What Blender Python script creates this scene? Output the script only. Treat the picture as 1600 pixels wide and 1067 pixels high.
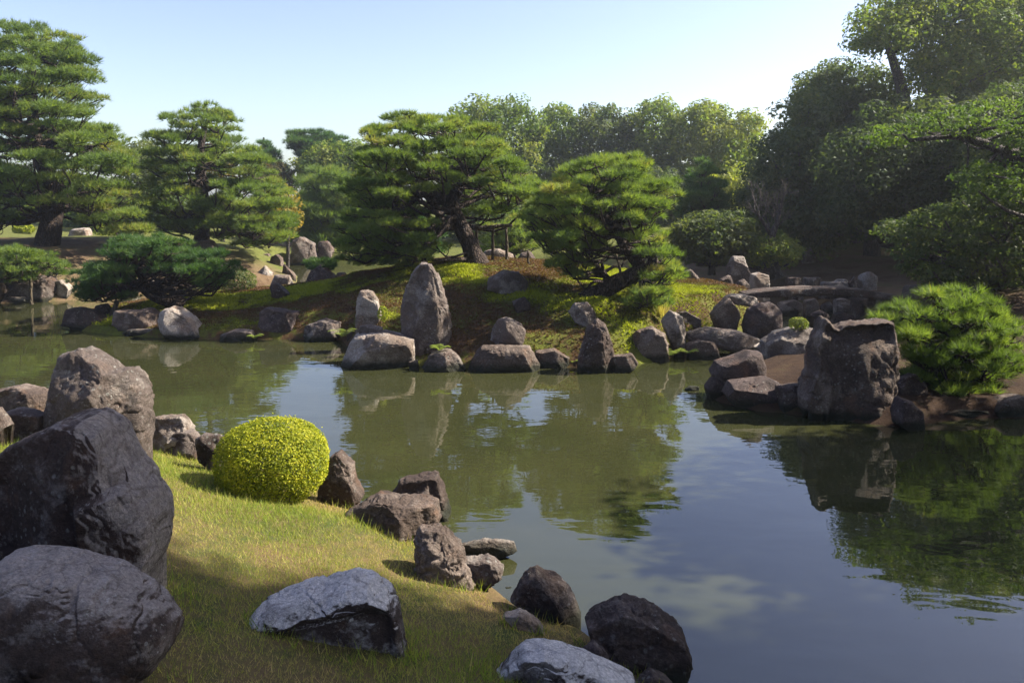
import bpy, bmesh, math, random
import numpy as np
from mathutils import Vector

for o in list(bpy.data.objects):
    bpy.data.objects.remove(o, do_unlink=True)
SC = bpy.context.scene
COL = SC.collection
R = math.radians

# ---------------------------------------------------------------- camera
F, PX0, PY0, CAMH, PITCH = 1244.0, 800.0, 386.0, 3.3, R(3.5)     # focal length and principal point in photo pixels
cam = bpy.data.cameras.new('camera')
cam.sensor_width = 36.0
cam.lens = 36.0 * F / 1600.0
cam.shift_y = (PY0 - 533.5) / 1600.0
cam.clip_start, cam.clip_end = 0.05, 3000.0
cam_o = bpy.data.objects.new('camera', cam)
COL.objects.link(cam_o)
cam_o.location = (0, 0, CAMH)
cam_o.rotation_euler = (R(90) - PITCH, 0, 0)
SC.camera = cam_o

# ---------------------------------------------------------------- light
SUN_AZ, SUN_EL = R(80), R(41)          # azimuth measured from the view direction (+Y) towards the right (+X)
to_sun = Vector((math.sin(SUN_AZ) * math.cos(SUN_EL), math.cos(SUN_AZ) * math.cos(SUN_EL), math.sin(SUN_EL)))
w = bpy.data.worlds.new('World')
SC.world = w
w.use_nodes = True
nt = w.node_tree
nt.nodes.clear()
sky = nt.nodes.new('ShaderNodeTexSky')
sky.sky_type = 'NISHITA'
sky.sun_disc = False
sky.sun_elevation = SUN_EL
sky.sun_rotation = SUN_AZ
sky.altitude = 50
sky.air_density = 1.0
sky.dust_density = 1.6
sky.ozone_density = 1.4
bg = nt.nodes.new('ShaderNodeBackground')
bg.inputs['Strength'].default_value = 0.078
wo = nt.nodes.new('ShaderNodeOutputWorld')
hs = nt.nodes.new('ShaderNodeHueSaturation')
hs.inputs['Hue'].default_value = 0.52
hs.inputs['Saturation'].default_value = 1.0
nt.links.new(sky.outputs[0], hs.inputs['Color'])
nt.links.new(hs.outputs[0], bg.inputs[0])
nt.links.new(bg.outputs[0], wo.inputs[0])
sun = bpy.data.lights.new('sun', 'SUN')
sun.energy = 4.3
sun.angle = R(0.5)
sun.color = (1.0, 0.93, 0.82)
sun_o = bpy.data.objects.new('sun', sun)
COL.objects.link(sun_o)
sun_o.location = to_sun * 80
sun_o.rotation_euler = to_sun.to_track_quat('Z', 'Y').to_euler()
SC.view_settings.view_transform = 'Standard'
SC.view_settings.look = 'None'
SC.view_settings.exposure = 1.78
SC.view_settings.gamma = 1.0
SC.view_settings.use_curve_mapping = False
SC.render.engine = 'CYCLES'
SC.cycles.max_bounces = 7
SC.cycles.diffuse_bounces = 3
SC.cycles.glossy_bounces = 3
SC.cycles.transmission_bounces = 4
SC.cycles.caustics_reflective = False
SC.cycles.caustics_refractive = False

# ---------------------------------------------------------------- geometry of the view: pixel of the photo <-> place in the garden
FW = np.array((0, math.cos(PITCH), -math.sin(PITCH)))
UP = np.array((0, math.sin(PITCH), math.cos(PITCH)))
RT = np.array((1.0, 0, 0))
CAMP = np.array((0, 0, CAMH))
def ray(px, py):
    return FW + (px - PX0) / F * RT + (PY0 - py) / F * UP
def at(px, py, Y):
    d = ray(px, py)
    return CAMP + d * (Y / d[1])
def at_many(P, Y):
    P = np.asarray(P, float)
    Y = np.broadcast_to(np.asarray(Y, float), (len(P),))
    d = FW[None] + ((P[:, 0] - PX0) / F)[:, None] * RT + ((PY0 - P[:, 1]) / F)[:, None] * UP
    return CAMP + d * (Y / d[:, 1])[:, None]
def onz(px, py, z=0.0):
    d = ray(px, py)
    return CAMP + d * ((z - CAMH) / d[2])
def project(p):
    v = np.asarray(p, float) - CAMP
    k = v @ FW
    return PX0 + F * (v @ RT) / k, PY0 - F * (v @ UP) / k

# ---------------------------------------------------------------- numpy helpers
def vnoise(P, seed=0):
    P = np.asarray(P, float)
    i = np.floor(P).astype(np.int64)
    f = P - i
    u = f * f * (3 - 2 * f)
    out = np.zeros(len(P))
    for dx in (0, 1):
        for dy in (0, 1):
            for dz in (0, 1):
                n = ((i[:, 0] + dx) * 374761393 + (i[:, 1] + dy) * 668265263 + (i[:, 2] + dz) * 1274126177 + seed * 974711) & 0xffffffff
                n = ((n ^ (n >> 13)) * 1274126177) & 0xffffffff
                n = ((n ^ (n >> 16)) * 2246822519) & 0xffffffff
                n = n ^ (n >> 15)
                wgt = (u[:, 0] if dx else 1 - u[:, 0]) * (u[:, 1] if dy else 1 - u[:, 1]) * (u[:, 2] if dz else 1 - u[:, 2])
                out += wgt * ((n & 0xffffff) / 8388607.5 - 1.0)
    return out
def fbm(P, octaves=4, seed=0, gain=0.5, lac=2.03, ridged=False):
    P = np.asarray(P, float)
    a, s, t = 1.0, 0.0, 0.0
    for k in range(octaves):
        n = vnoise(P * lac ** k + 17.3 * k, seed + k)
        if ridged:
            n = 1 - 2 * np.abs(n)
        s = s + a * n
        t += a
        a *= gain
    return s / t
def fbm2(x, y, octaves=4, seed=0):
    x = np.asarray(x, float)
    sh = x.shape
    P = np.stack([x.ravel(), np.asarray(y, float).ravel(), np.zeros(x.size)], 1)
    return fbm(P, octaves, seed).reshape(sh)
def inside(poly, x, y):
    poly = np.asarray(poly, float)
    x = np.asarray(x, float); y = np.asarray(y, float)
    c = np.zeros(x.shape, bool)
    j = len(poly) - 1
    for i in range(len(poly)):
        xi, yi = poly[i]; xj, yj = poly[j]
        if yi != yj:
            c ^= ((yi > y) != (yj > y)) & (x < (xj - xi) * (y - yi) / (yj - yi) + xi)
        j = i
    return c
def edge_dist(poly, x, y):
    poly = np.asarray(poly, float)
    x = np.asarray(x, float); y = np.asarray(y, float)
    d = np.full(x.shape, 1e9)
    for i in range(len(poly)):
        a = poly[i]; b = poly[(i + 1) % len(poly)]
        ab = b - a
        t = np.clip(((x - a[0]) * ab[0] + (y - a[1]) * ab[1]) / max(ab @ ab, 1e-9), 0, 1)
        d = np.minimum(d, np.hypot(x - a[0] - t * ab[0], y - a[1] - t * ab[1]))
    return d
def sdist(poly, x, y):
    return np.where(inside(poly, x, y), 1, -1) * edge_dist(poly, x, y)
class TPS:
    def __init__(s, pts):
        pts = np.asarray(pts, float)
        s.p = pts[:, :2]
        n = len(pts)
        K = s.k(s.p, s.p) + np.eye(n) * 0.02
        P = np.hstack([np.ones((n, 1)), s.p])
        A = np.zeros((n + 3, n + 3))
        A[:n, :n] = K; A[:n, n:] = P; A[n:, :n] = P.T
        s.c = np.linalg.solve(A, np.r_[pts[:, 2], 0, 0, 0])
    def k(s, a, b):
        r2 = ((a[:, None] - b[None]) ** 2).sum(2) + 1e-9
        return 0.5 * r2 * np.log(r2)
    def __call__(s, x, y):
        x = np.asarray(x, float); q = np.stack([x.ravel(), np.asarray(y, float).ravel()], 1)
        n = len(s.p)
        return (s.k(q, s.p) @ s.c[:n] + s.c[n] + q @ s.c[n + 1:]).reshape(x.shape)

def mesh_np(name, V, faces, mat, parent=None, var=None, smooth=False):
    """faces: (m,k) index array, or a list of such arrays; var: a value for each face."""
    if not isinstance(faces, (list, tuple)):
        faces = [faces]
    faces = [np.asarray(f, np.int32) for f in faces if len(f)]
    me = bpy.data.meshes.new(name)
    V = np.asarray(V, np.float32)
    me.vertices.add(len(V))
    me.vertices.foreach_set('co', V.ravel())
    loops = np.concatenate([f.ravel() for f in faces])
    tot = np.concatenate([np.full(len(f), f.shape[1], np.int32) for f in faces])
    start = np.r_[0, np.cumsum(tot)[:-1]].astype(np.int32)
    me.loops.add(len(loops))
    me.loops.foreach_set('vertex_index', loops)
    me.polygons.add(len(tot))
    me.polygons.foreach_set('loop_start', start)
    me.polygons.foreach_set('loop_total', tot)
    if smooth:
        me.polygons.foreach_set('use_smooth', np.ones(len(tot), bool))
    if var is not None:
        a = me.attributes.new('var', 'FLOAT', 'FACE')
        a.data.foreach_set('value', np.asarray(var, np.float32))
    me.update(calc_edges=True)
    me.materials.append(mat)
    o = bpy.data.objects.new(name, me)
    COL.objects.link(o)
    if parent is not None:
        o.parent = parent
    return o
def tag(o, label=None, cat=None, group=None, kind=None):
    if label: o['label'] = label
    if cat: o['category'] = cat
    if group: o['group'] = group
    if kind: o['kind'] = kind
    return o
def empty(name, loc, label, cat, group=None):
    o = bpy.data.objects.new(name, None)
    o.empty_display_size = 0.3
    o.location = tuple(loc)
    COL.objects.link(o)
    return tag(o, label, cat, group)
class MB:
    """collects tubes into one mesh"""
    def __init__(s):
        s.V, s.Q, s.n = [], [], 0
    def tube(s, path, radii, sides=8, rough=0.0, seed=0, cap=True):
        path = np.asarray(path, float); radii = np.asarray(radii, float)
        T = np.gradient(path, axis=0)
        T /= np.linalg.norm(T, axis=1)[:, None] + 1e-9
        ref = np.array((0.31, 0.9, 0.05)) if abs(T[0][1]) < 0.8 else np.array((1.0, 0.1, 0.0))
        A = np.cross(T, ref); A /= np.linalg.norm(A, axis=1)[:, None] + 1e-9
        B = np.cross(T, A)
        th = np.arange(sides) / sides * 2 * math.pi
        P = path[:, None] + radii[:, None, None] * (np.cos(th)[None, :, None] * A[:, None] + np.sin(th)[None, :, None] * B[:, None])
        if rough:
            n = fbm(P.reshape(-1, 3) * np.array((1, 1, .45)) / (radii.max() * .55), 3, seed).reshape(len(path), sides, 1)
            P = path[:, None] + (P - path[:, None]) * (1 + rough * n)
        m = len(path)
        i = np.arange(m - 1)[:, None] * sides; j = np.arange(sides)[None]
        j2 = (j + 1) % sides
        q = np.stack([i + j, i + j2, i + sides + j2, i + sides + j], -1).reshape(-1, 4) + s.n
        s.V.append(P.reshape(-1, 3)); s.Q.append(q); s.n += m * sides
        if cap:
            c = (m - 1) * sides + s.n - m * sides
            s.V.append(path[-1:][:] + T[-1:] * radii[-1] * .4)
            ci = s.n
            s.Q.append(np.array([[c + a, c + (a + 1) % sides, ci, ci] for a in range(sides)]))
            s.n += 1
    def build(s, name, mat, parent=None, origin=(0, 0, 0)):
        V = np.concatenate(s.V) - np.asarray(origin, float)
        Q = np.concatenate(s.Q)
        tri = Q[:, 2] == Q[:, 3]
        return mesh_np(name, V, [f for f in (Q[~tri], Q[tri][:, :3]) if len(f)], mat, parent, smooth=True)
def catmull(pts, n):
    pts = np.asarray(pts, float)
    if len(pts) < 3:
        t = np.linspace(0, 1, n)[:, None]
        return pts[0] * (1 - t) + pts[-1] * t
    p = np.vstack([2 * pts[0] - pts[1], pts, 2 * pts[-1] - pts[-2]])
    out = []
    for u in np.linspace(0, len(pts) - 1 - 1e-6, n):
        k = int(u); t = u - k
        a, b, c, d = p[k], p[k + 1], p[k + 2], p[k + 3]
        out.append(0.5 * (2 * b + (c - a) * t + (2 * a - 5 * b + 4 * c - d) * t * t + (3 * b - a - 3 * c + d) * t ** 3))
    return np.array(out)

# ---------------------------------------------------------------- materials
class NT:
    def __init__(s, name):
        s.m = bpy.data.materials.new(name)
        s.m.use_nodes = True
        s.t = s.m.node_tree
        s.t.nodes.clear()
        s.out = s.t.nodes.new('ShaderNodeOutputMaterial')
    def n(s, typ, ins=None, **kw):
        nd = s.t.nodes.new('ShaderNode' + typ)
        for k, v in kw.items():
            setattr(nd, k, v)
        for k, v in (ins or {}).items():
            s.put(nd.inputs[k], v)
        return nd
    def put(s, sock, v):
        if isinstance(v, bpy.types.NodeSocket):
            s.t.links.new(v, sock)
        elif isinstance(v, bpy.types.Node):
            s.t.links.new(v.outputs[0], sock)
        else:
            if isinstance(v, (tuple, list)) and len(v) == 3 and sock.type == 'RGBA':
                v = (*v, 1)
            sock.default_value = v
    def ramp(s, fac, stops, interp='LINEAR'):
        nd = s.n('ValToRGB', {'Fac': fac})
        r = nd.color_ramp
        r.interpolation = interp
        while len(r.elements) < len(stops):
            r.elements.new(0.5)
        for e, (p, c) in zip(r.elements, stops):
            e.position = p
            e.color = (*c, 1) if len(c) == 3 else c
        return nd.outputs[0]
    def gray(s, fac, a, b):
        if a > b:
            return s.ramp(fac, [(b, (1, 1, 1)), (a, (0, 0, 0))])
        return s.ramp(fac, [(a, (0, 0, 0)), (b, (1, 1, 1))])
    def mix(s, fac, a, b, mode='MIX'):
        nd = s.n('Mix', data_type='RGBA', blend_type=mode)
        s.put(nd.inputs[0], fac); s.put(nd.inputs[6], a); s.put(nd.inputs[7], b)
        return nd.outputs[2]
    def math(s, op, a, b=0.0, c=None):
        nd = s.n('Math', operation=op)
        s.put(nd.inputs[0], a); s.put(nd.inputs[1], b)
        if c is not None:
            s.put(nd.inputs[2], c)
        return nd.outputs[0]
    def noise(s, vec, scale, detail=6, rough=0.6, dist=0.0):
        return s.n('TexNoise', {'Vector': vec, 'Scale': scale, 'Detail': detail, 'Roughness': rough, 'Distortion': dist}).outputs[0]
    def done(s, shader):
        s.put(s.out.inputs[0], shader)
        return s.m
def obj_coords(b):
    tc = b.n('TexCoord')
    oi = b.n('ObjectInfo')
    off = b.math('MULTIPLY', oi.outputs['Random'], 91.7)
    return b.n('VectorMath', {0: tc.outputs['Object'], 1: off}, operation='ADD').outputs[0]

def mat_rock(name, dark, mid, light, light_at=0.56, veins=0.5, lichen=0.35, scale=1.0, rust=0.2, crust=0.0, cdir=(0, 0, 1), cat_=(0.45, 0.72)):
    b = NT(name)
    v = obj_coords(b)
    big = b.noise(v, 1.9 * scale, 10, 0.72)
    col = b.ramp(big, [(0.30, dark), (0.5, mid), (0.68, tuple(x * 1.25 for x in mid))])
    st = b.n('Mapping', {'Vector': v, 'Rotation': (0.5, 0.4, 0.2), 'Scale': (1.0, 1.0, 1.35)}).outputs[0]
    strata = b.noise(st, 3.0 * scale, 9, 0.74)
    col = b.mix(b.math('MULTIPLY', b.gray(strata, 0.52, 0.66), 0.55), col, light)
    col = b.mix(b.math('MULTIPLY', b.gray(b.noise(v, 3.1 * scale, 5, 0.6, 0.4), 0.55, 0.7), rust), col, (0.24, 0.12, 0.06))
    # cracked pale crust
    dv = b.n('VectorMath', {0: v, 1: b.n('VectorMath', {0: b.n('TexNoise', {'Vector': v, 'Scale': 3.0, 'Detail': 5}).outputs[1], 1: (0.3, 0.3, 0.3)}, operation='MULTIPLY').outputs[0]}, operation='ADD').outputs[0]
    vor = b.n('TexVoronoi', {'Vector': dv, 'Scale': 4.6 * scale}, feature='DISTANCE_TO_EDGE').outputs['Distance']
    wid = b.math('MULTIPLY', b.gray(b.noise(v, 2.7 * scale, 4, 0.6), 0.42, 0.62), 0.11)
    edge = b.math('SMOOTH_MIN', b.math('DIVIDE', vor, b.math('ADD', wid, 0.004)), 1.0, 0.2)
    grit = b.gray(b.noise(v, 13 * scale, 7, 0.8), 0.36, 0.60)
    crack = b.math('MULTIPLY', b.math('ADD', 0.55, b.math('MULTIPLY', edge, 0.45)), b.math('ADD', 0.65, b.math('MULTIPLY', grit, 0.35)))
    patch = b.gray(b.noise(v, 1.15 * scale, 7, 0.62, 0.3), light_at, light_at + 0.07)
    if crust:      # a mineral crust on chosen faces; the big boulder's also paints in sunlight
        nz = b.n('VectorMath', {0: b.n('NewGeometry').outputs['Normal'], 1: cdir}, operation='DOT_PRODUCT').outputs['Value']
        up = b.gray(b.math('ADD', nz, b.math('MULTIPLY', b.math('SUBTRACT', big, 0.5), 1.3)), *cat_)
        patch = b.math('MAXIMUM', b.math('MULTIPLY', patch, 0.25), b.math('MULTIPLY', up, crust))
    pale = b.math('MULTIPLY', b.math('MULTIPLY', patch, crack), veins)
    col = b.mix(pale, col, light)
    sp = b.gray(b.noise(v, 19 * scale, 4, 0.75), 0.60, 0.66)
    spm = b.gray(b.noise(v, 2.3 * scale, 4), 0.46, 0.6)
    col = b.mix(b.math('MULTIPLY', b.math('MULTIPLY', sp, spm), lichen), col, (0.42, 0.42, 0.38))
    ds = b.n('TexVoronoi', {'Vector': v, 'Scale': 15 * scale, 'Randomness': 1.0}, feature='F1').outputs['Distance']
    dm = b.gray(b.noise(v, 1.6 * scale, 5, 0.6), 0.50, 0.58)
    dots = b.math('MULTIPLY', b.gray(b.math('ADD', ds, b.math('MULTIPLY', b.noise(v, 30 * scale, 4), 0.3)), 0.42, 0.34), dm)
    col = b.mix(b.math('MULTIPLY', dots, lichen), col, (0.40, 0.40, 0.35))
    gr = b.noise(v, 38 * scale, 6, 0.8)
    col = b.mix(0.6, col, b.ramp(gr, [(0.35, (0.35, 0.35, 0.35)), (0.65, (1.6, 1.6, 1.6))]), 'MULTIPLY')
    # algae and damp where the pond laps the stone
    z = b.n('SeparateXYZ', {0: b.n('NewGeometry').outputs['Position']}).outputs[2]
    wz = b.math('ADD', z, b.math('MULTIPLY', b.noise(v, 6, 4), -0.16))
    wet = b.ramp(wz, [(0.0, (1, 1, 1)), (0.12, (0, 0, 0))])
    col = b.mix(b.math('MULTIPLY', wet, 0.9), col, (0.022, 0.026, 0.014))
    h = b.math('ADD', b.math('MULTIPLY', big, 0.5), b.math('MULTIPLY', strata, 0.5))
    h = b.math('ADD', h, b.math('MULTIPLY', crack, 0.16))
    h = b.math('ADD', h, b.math('MULTIPLY', gr, 0.30))
    h = b.math('ADD', h, b.math('MULTIPLY', b.noise(v, 9 * scale, 9, 0.72), 0.75))
    bump = b.n('Bump', {'Height': h, 'Strength': 1.0, 'Distance': 0.10 / scale})
    rgh = b.math('ADD', 0.62, b.math('MULTIPLY', gr, 0.3))
    p = b.n('BsdfPrincipled', {'Base Color': col, 'Roughness': rgh, 'Normal': bump, 'Specular IOR Level': 0.2})
    return b.done(p)

def mat_leaf(name, stops, trans=0.4, tcol=(1.5, 1.7, 0.5), rough=0.6, spec=0.15):
    b = NT(name)
    a = b.n('Attribute', attribute_name='var').outputs['Fac']
    col = b.ramp(a, stops)
    p = b.n('BsdfPrincipled', {'Base Color': col, 'Roughness': rough, 'Specular IOR Level': spec})
    t = b.n('BsdfTranslucent', {'Color': b.mix(1.0, col, tcol, 'MULTIPLY')})
    return b.done(b.n('MixShader', {0: trans, 1: p, 2: t}))

def mat_bark(name, c1, c2, sc=1.0):
    b = NT(name)
    tc = b.n('TexCoord').outputs['Object']
    v = b.n('Mapping', {'Vector': tc, 'Scale': (1, 1, 0.35)}).outputs[0]
    vor = b.n('TexVoronoi', {'Vector': v, 'Scale': 16 * sc}, feature='DISTANCE_TO_EDGE').outputs['Distance']
    cr = b.gray(vor, 0.0, 0.22)
    n = b.noise(v, 8 * sc, 7, 0.7)
    col = b.mix(b.math('MULTIPLY', cr, b.gray(n, 0.3, 0.75)), c1, c2)
    h = b.math('ADD', cr, b.math('MULTIPLY', n, 0.7))
    p = b.n('BsdfPrincipled', {'Base Color': col, 'Roughness': 0.9, 'Normal': b.n('Bump', {'Height': h, 'Strength': 0.8, 'Distance': 0.04}), 'Specular IOR Level': 0.2})
    return b.done(p)

def mat_water():
    b = NT('pond_water')
    g = b.n('NewGeometry').outputs['Position']
    v1 = b.n('Mapping', {'Vector': g, 'Scale': (0.55, 1.0, 1.0), 'Rotation': (0, 0, 0.15)}).outputs[0]
    n1 = b.noise(v1, 1.5, 3, 0.55, 0.3)
    n2 = b.noise(b.n('Mapping', {'Vector': g, 'Scale': (0.5, 1.25, 1.0), 'Rotation': (0, 0, -0.3)}).outputs[0], 5.5, 2, 0.5)
    calm = b.gray(b.noise(g, 0.22, 3), 0.42, 0.62)
    h = b.math('ADD', n1, b.math('MULTIPLY', b.math('MULTIPLY', n2, calm), 0.22))
    bump = b.n('Bump', {'Height': h, 'Strength': 1.0, 'Distance': 0.0065})
    col = b.ramp(b.noise(g, 0.5, 5, 0.6, 0.5), [(0.3, (0.026, 0.029, 0.011)), (0.7, (0.039, 0.040, 0.015))])
    p = b.n('BsdfPrincipled', {'Base Color': col, 'Roughness': 0.015, 'IOR': 1.7, 'Normal': bump, 'Specular IOR Level': 0.5})
    return b.done(p)

def mat_ground(name, kind):
    b = NT(name)
    g = b.n('NewGeometry').outputs['Position']
    n1 = b.noise(g, 0.9, 7, 0.65, 0.4)
    n2 = b.noise(g, 7.0, 7, 0.7)
    n3 = b.noise(g, 42.0, 5, 0.75)
    if kind == 'lawn':
        col = b.ramp(b.math('ADD', b.math('MULTIPLY', n1, 0.6), b.math('MULTIPLY', n2, 0.4)),
                     [(0.36, (0.15, 0.095, 0.055)), (0.47, (0.14, 0.105, 0.045)), (0.62, (0.07, 0.085, 0.025))])
    elif kind == 'moss':
        f = b.math('ADD', b.math('MULTIPLY', n1, 0.75), b.math('MULTIPLY', n2, 0.35))
        col = b.ramp(f, [(0.42, (0.045, 0.027, 0.015)), (0.51, (0.085, 0.050, 0.024)), (0.56, (0.09, 0.088, 0.02)), (0.66, (0.13, 0.145, 0.022))])
    else:
        col = b.ramp(b.math('ADD', b.math('MULTIPLY', n1, 0.7), b.math('MULTIPLY', n2, 0.35)),
                     [(0.40, (0.10, 0.062, 0.036)), (0.52, (0.165, 0.112, 0.066)), (0.66, (0.085, 0.088, 0.03))])
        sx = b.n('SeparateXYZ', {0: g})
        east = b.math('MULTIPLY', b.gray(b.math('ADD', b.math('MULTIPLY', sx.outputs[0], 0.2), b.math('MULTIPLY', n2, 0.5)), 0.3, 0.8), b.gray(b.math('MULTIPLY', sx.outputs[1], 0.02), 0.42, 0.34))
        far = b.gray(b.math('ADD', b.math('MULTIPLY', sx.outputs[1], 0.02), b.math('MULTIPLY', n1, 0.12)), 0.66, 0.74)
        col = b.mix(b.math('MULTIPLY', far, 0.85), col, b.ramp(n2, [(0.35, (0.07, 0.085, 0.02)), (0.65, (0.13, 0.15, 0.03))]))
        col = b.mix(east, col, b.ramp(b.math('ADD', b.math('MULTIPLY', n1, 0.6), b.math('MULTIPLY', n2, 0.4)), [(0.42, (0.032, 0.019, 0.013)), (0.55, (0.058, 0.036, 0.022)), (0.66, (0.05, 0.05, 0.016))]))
    col = b.mix(0.6, col, b.ramp(n3, [(0.3, (0.5, 0.5, 0.5)), (0.7, (1.35, 1.35, 1.35))]), 'MULTIPLY')
    h = b.math('ADD', b.math('MULTIPLY', n2, 0.6), b.math('MULTIPLY', n3, 0.35))
    p = b.n('BsdfPrincipled', {'Base Color': col, 'Roughness': 0.95, 'Normal': b.n('Bump', {'Height': h, 'Strength': 0.9, 'Distance': 0.08}), 'Specular IOR Level': 0.1})
    return b.done(p)

M = {}
M['rock_dark'] = mat_rock('rock_dark', (0.022, 0.015, 0.012), (0.078, 0.055, 0.044), (0.30, 0.25, 0.215), 0.57, 0.65, 0.4)
M['rock_brown'] = mat_rock('rock_brown', (0.030, 0.021, 0.016), (0.108, 0.078, 0.061), (0.33, 0.265, 0.215), 0.55, 0.6, 0.32, rust=0.35)
M['rock_grey'] = mat_rock('rock_grey', (0.034, 0.026, 0.021), (0.130, 0.101, 0.084), (0.36, 0.315, 0.27), 0.54, 0.65, 0.45)
M['rock_pale'] = mat_rock('rock_pale', (0.045, 0.033, 0.025), (0.190, 0.145, 0.112), (0.45, 0.39, 0.33), 0.47, 0.8, 0.45, rust=0.35)
M['rock_marble'] = mat_rock('rock_marble', (0.018, 0.013, 0.011), (0.062, 0.044, 0.037), (0.74, 0.70, 0.65), 0.5, 1.0, 0.25, 1.4, rust=0.15, crust=1.0, cdir=(-0.1, -0.2, 1.0), cat_=(0.50, 0.70))
M['rock_crust'] = mat_rock('rock_crust', (0.022, 0.015, 0.011), (0.080, 0.055, 0.043), (0.42, 0.37, 0.33), 0.52, 0.9, 0.4, 2.0, rust=0.25, crust=0.8, cat_=(0.48, 0.78))
M['rock_boulder'] = mat_rock('rock_boulder', (0.020, 0.013, 0.010), (0.066, 0.042, 0.032), (0.34, 0.295, 0.26), 0.62, 0.9, 0.35, 1.2, rust=0.3, crust=1.0, cdir=(0.80, 0.0, 0.45), cat_=(0.34, 0.60))  # paler right-facing sides: crust colour that also paints in their sunlit look
M['rock_purple'] = mat_rock('rock_purple', (0.023, 0.016, 0.014), (0.085, 0.061, 0.053), (0.24, 0.185, 0.165), 0.6, 0.4, 0.25, rust=0.25)
M['pine'] = mat_leaf('pine_needles', [(0.0, (0.054, 0.090, 0.026)), (0.5, (0.105, 0.160, 0.040)), (0.85, (0.175, 0.215, 0.052)), (1.0, (0.22, 0.20, 0.065))], 0.48, (1.7, 1.7, 0.6), 0.55, 0.25)
M['pine_dark'] = mat_leaf('dark_pine_needles', [(0.0, (0.028, 0.060, 0.022)), (0.6, (0.052, 0.102, 0.030)), (1.0, (0.10, 0.14, 0.04))], 0.42, (1.5, 1.7, 0.6), 0.55, 0.25)
M['leaf'] = mat_leaf('broad_leaves', [(0.0, (0.050, 0.085, 0.024)), (0.5, (0.105, 0.150, 0.036)), (1.0, (0.21, 0.22, 0.05))], 0.45, (1.5, 1.6, 0.5))
M['leaf_dark'] = mat_leaf('dark_leaves', [(0.0, (0.034, 0.056, 0.024)), (0.5, (0.066, 0.094, 0.038)), (1.0, (0.125, 0.14, 0.05))], 0.45, (1.4, 1.5, 0.5))
M['leaf_gold'] = mat_leaf('golden_leaves', [(0.0, (0.09, 0.105, 0.02)), (0.5, (0.19, 0.17, 0.03)), (1.0, (0.32, 0.21, 0.04))], 0.45, (1.4, 1.3, 0.5))
M['leaf_rust'] = mat_leaf('rusty_leaves', [(0.0, (0.05, 0.055, 0.022)), (0.5, (0.085, 0.075, 0.03)), (1.0, (0.22, 0.11, 0.035))], 0.4, (1.4, 1.3, 0.5))
M['azalea'] = mat_leaf('azalea_leaves', [(0.0, (0.10, 0.14, 0.012)), (0.5, (0.24, 0.26, 0.016)), (1.0, (0.46, 0.42, 0.03))], 0.35, (1.3, 1.4, 0.4))
M['grass'] = mat_leaf('grass_blades', [(0.0, (0.13, 0.20, 0.032)), (0.45, (0.25, 0.29, 0.05)), (0.68, (0.40, 0.37, 0.09)), (1.0, (0.55, 0.40, 0.20))], 0.42, (1.3, 1.4, 0.6), 0.6)
M['moss'] = mat_leaf('moss_fronds', [(0.0, (0.115, 0.062, 0.034)), (0.36, (0.10, 0.068, 0.026)), (0.52, (0.115, 0.12, 0.02)), (1.0, (0.28, 0.30, 0.025))], 0.35, (1.3, 1.4, 0.5), 0.8)
M['bark'] = mat_bark('pine_bark', (0.018, 0.014, 0.012), (0.12, 0.085, 0.065))
M['bark_grey'] = mat_bark('grey_bark', (0.04, 0.034, 0.03), (0.15, 0.13, 0.115))
M['pole'] = mat_bark('weathered_pole', (0.05, 0.04, 0.028), (0.16, 0.125, 0.08), 0.6)
M['water'] = mat_water()
M['lawn'] = mat_ground('lawn_soil', 'lawn')
M['mossy'] = mat_ground('mossy_ground', 'moss')
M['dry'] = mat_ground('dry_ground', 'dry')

# ================================================================ THE SETTING
def P2(px, d):                       # plan position: column of the photo, distance
    return ((px - PX0) / F * d, d)
def W2(px, py):                      # plan position of a waterline pixel
    p = onz(px, py)
    return (p[0], p[1])

# ---- near bank (lawn)
shore = [(-30, 17.5), W2(-250, 560), W2(-60, 632), W2(120, 668), W2(250, 690), W2(350, 712), W2(520, 778), W2(600, 812), W2(690, 850),
         W2(740, 905), W2(800, 955), W2(900, 990), W2(960, 1040), W2(1010, 1062), (1.35, 4.6), (2.2, 3.2), (3.6, 1.0), (6, -6), (-30, -6)]
def lawn_h(x, y):
    s = sdist(shore, x, y)
    z = np.where(s < 0, s * 0.9, 0.36 * s - 0.0075 * s * s * (s < 12) - 0.0)
    z = np.minimum(z, 1.85) + 0.06
    n = fbm2(np.asarray(x) * 0.7, np.asarray(y) * 0.7, 3, 3) * 0.07
    return z + n * np.clip(s, 0, 1)

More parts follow.
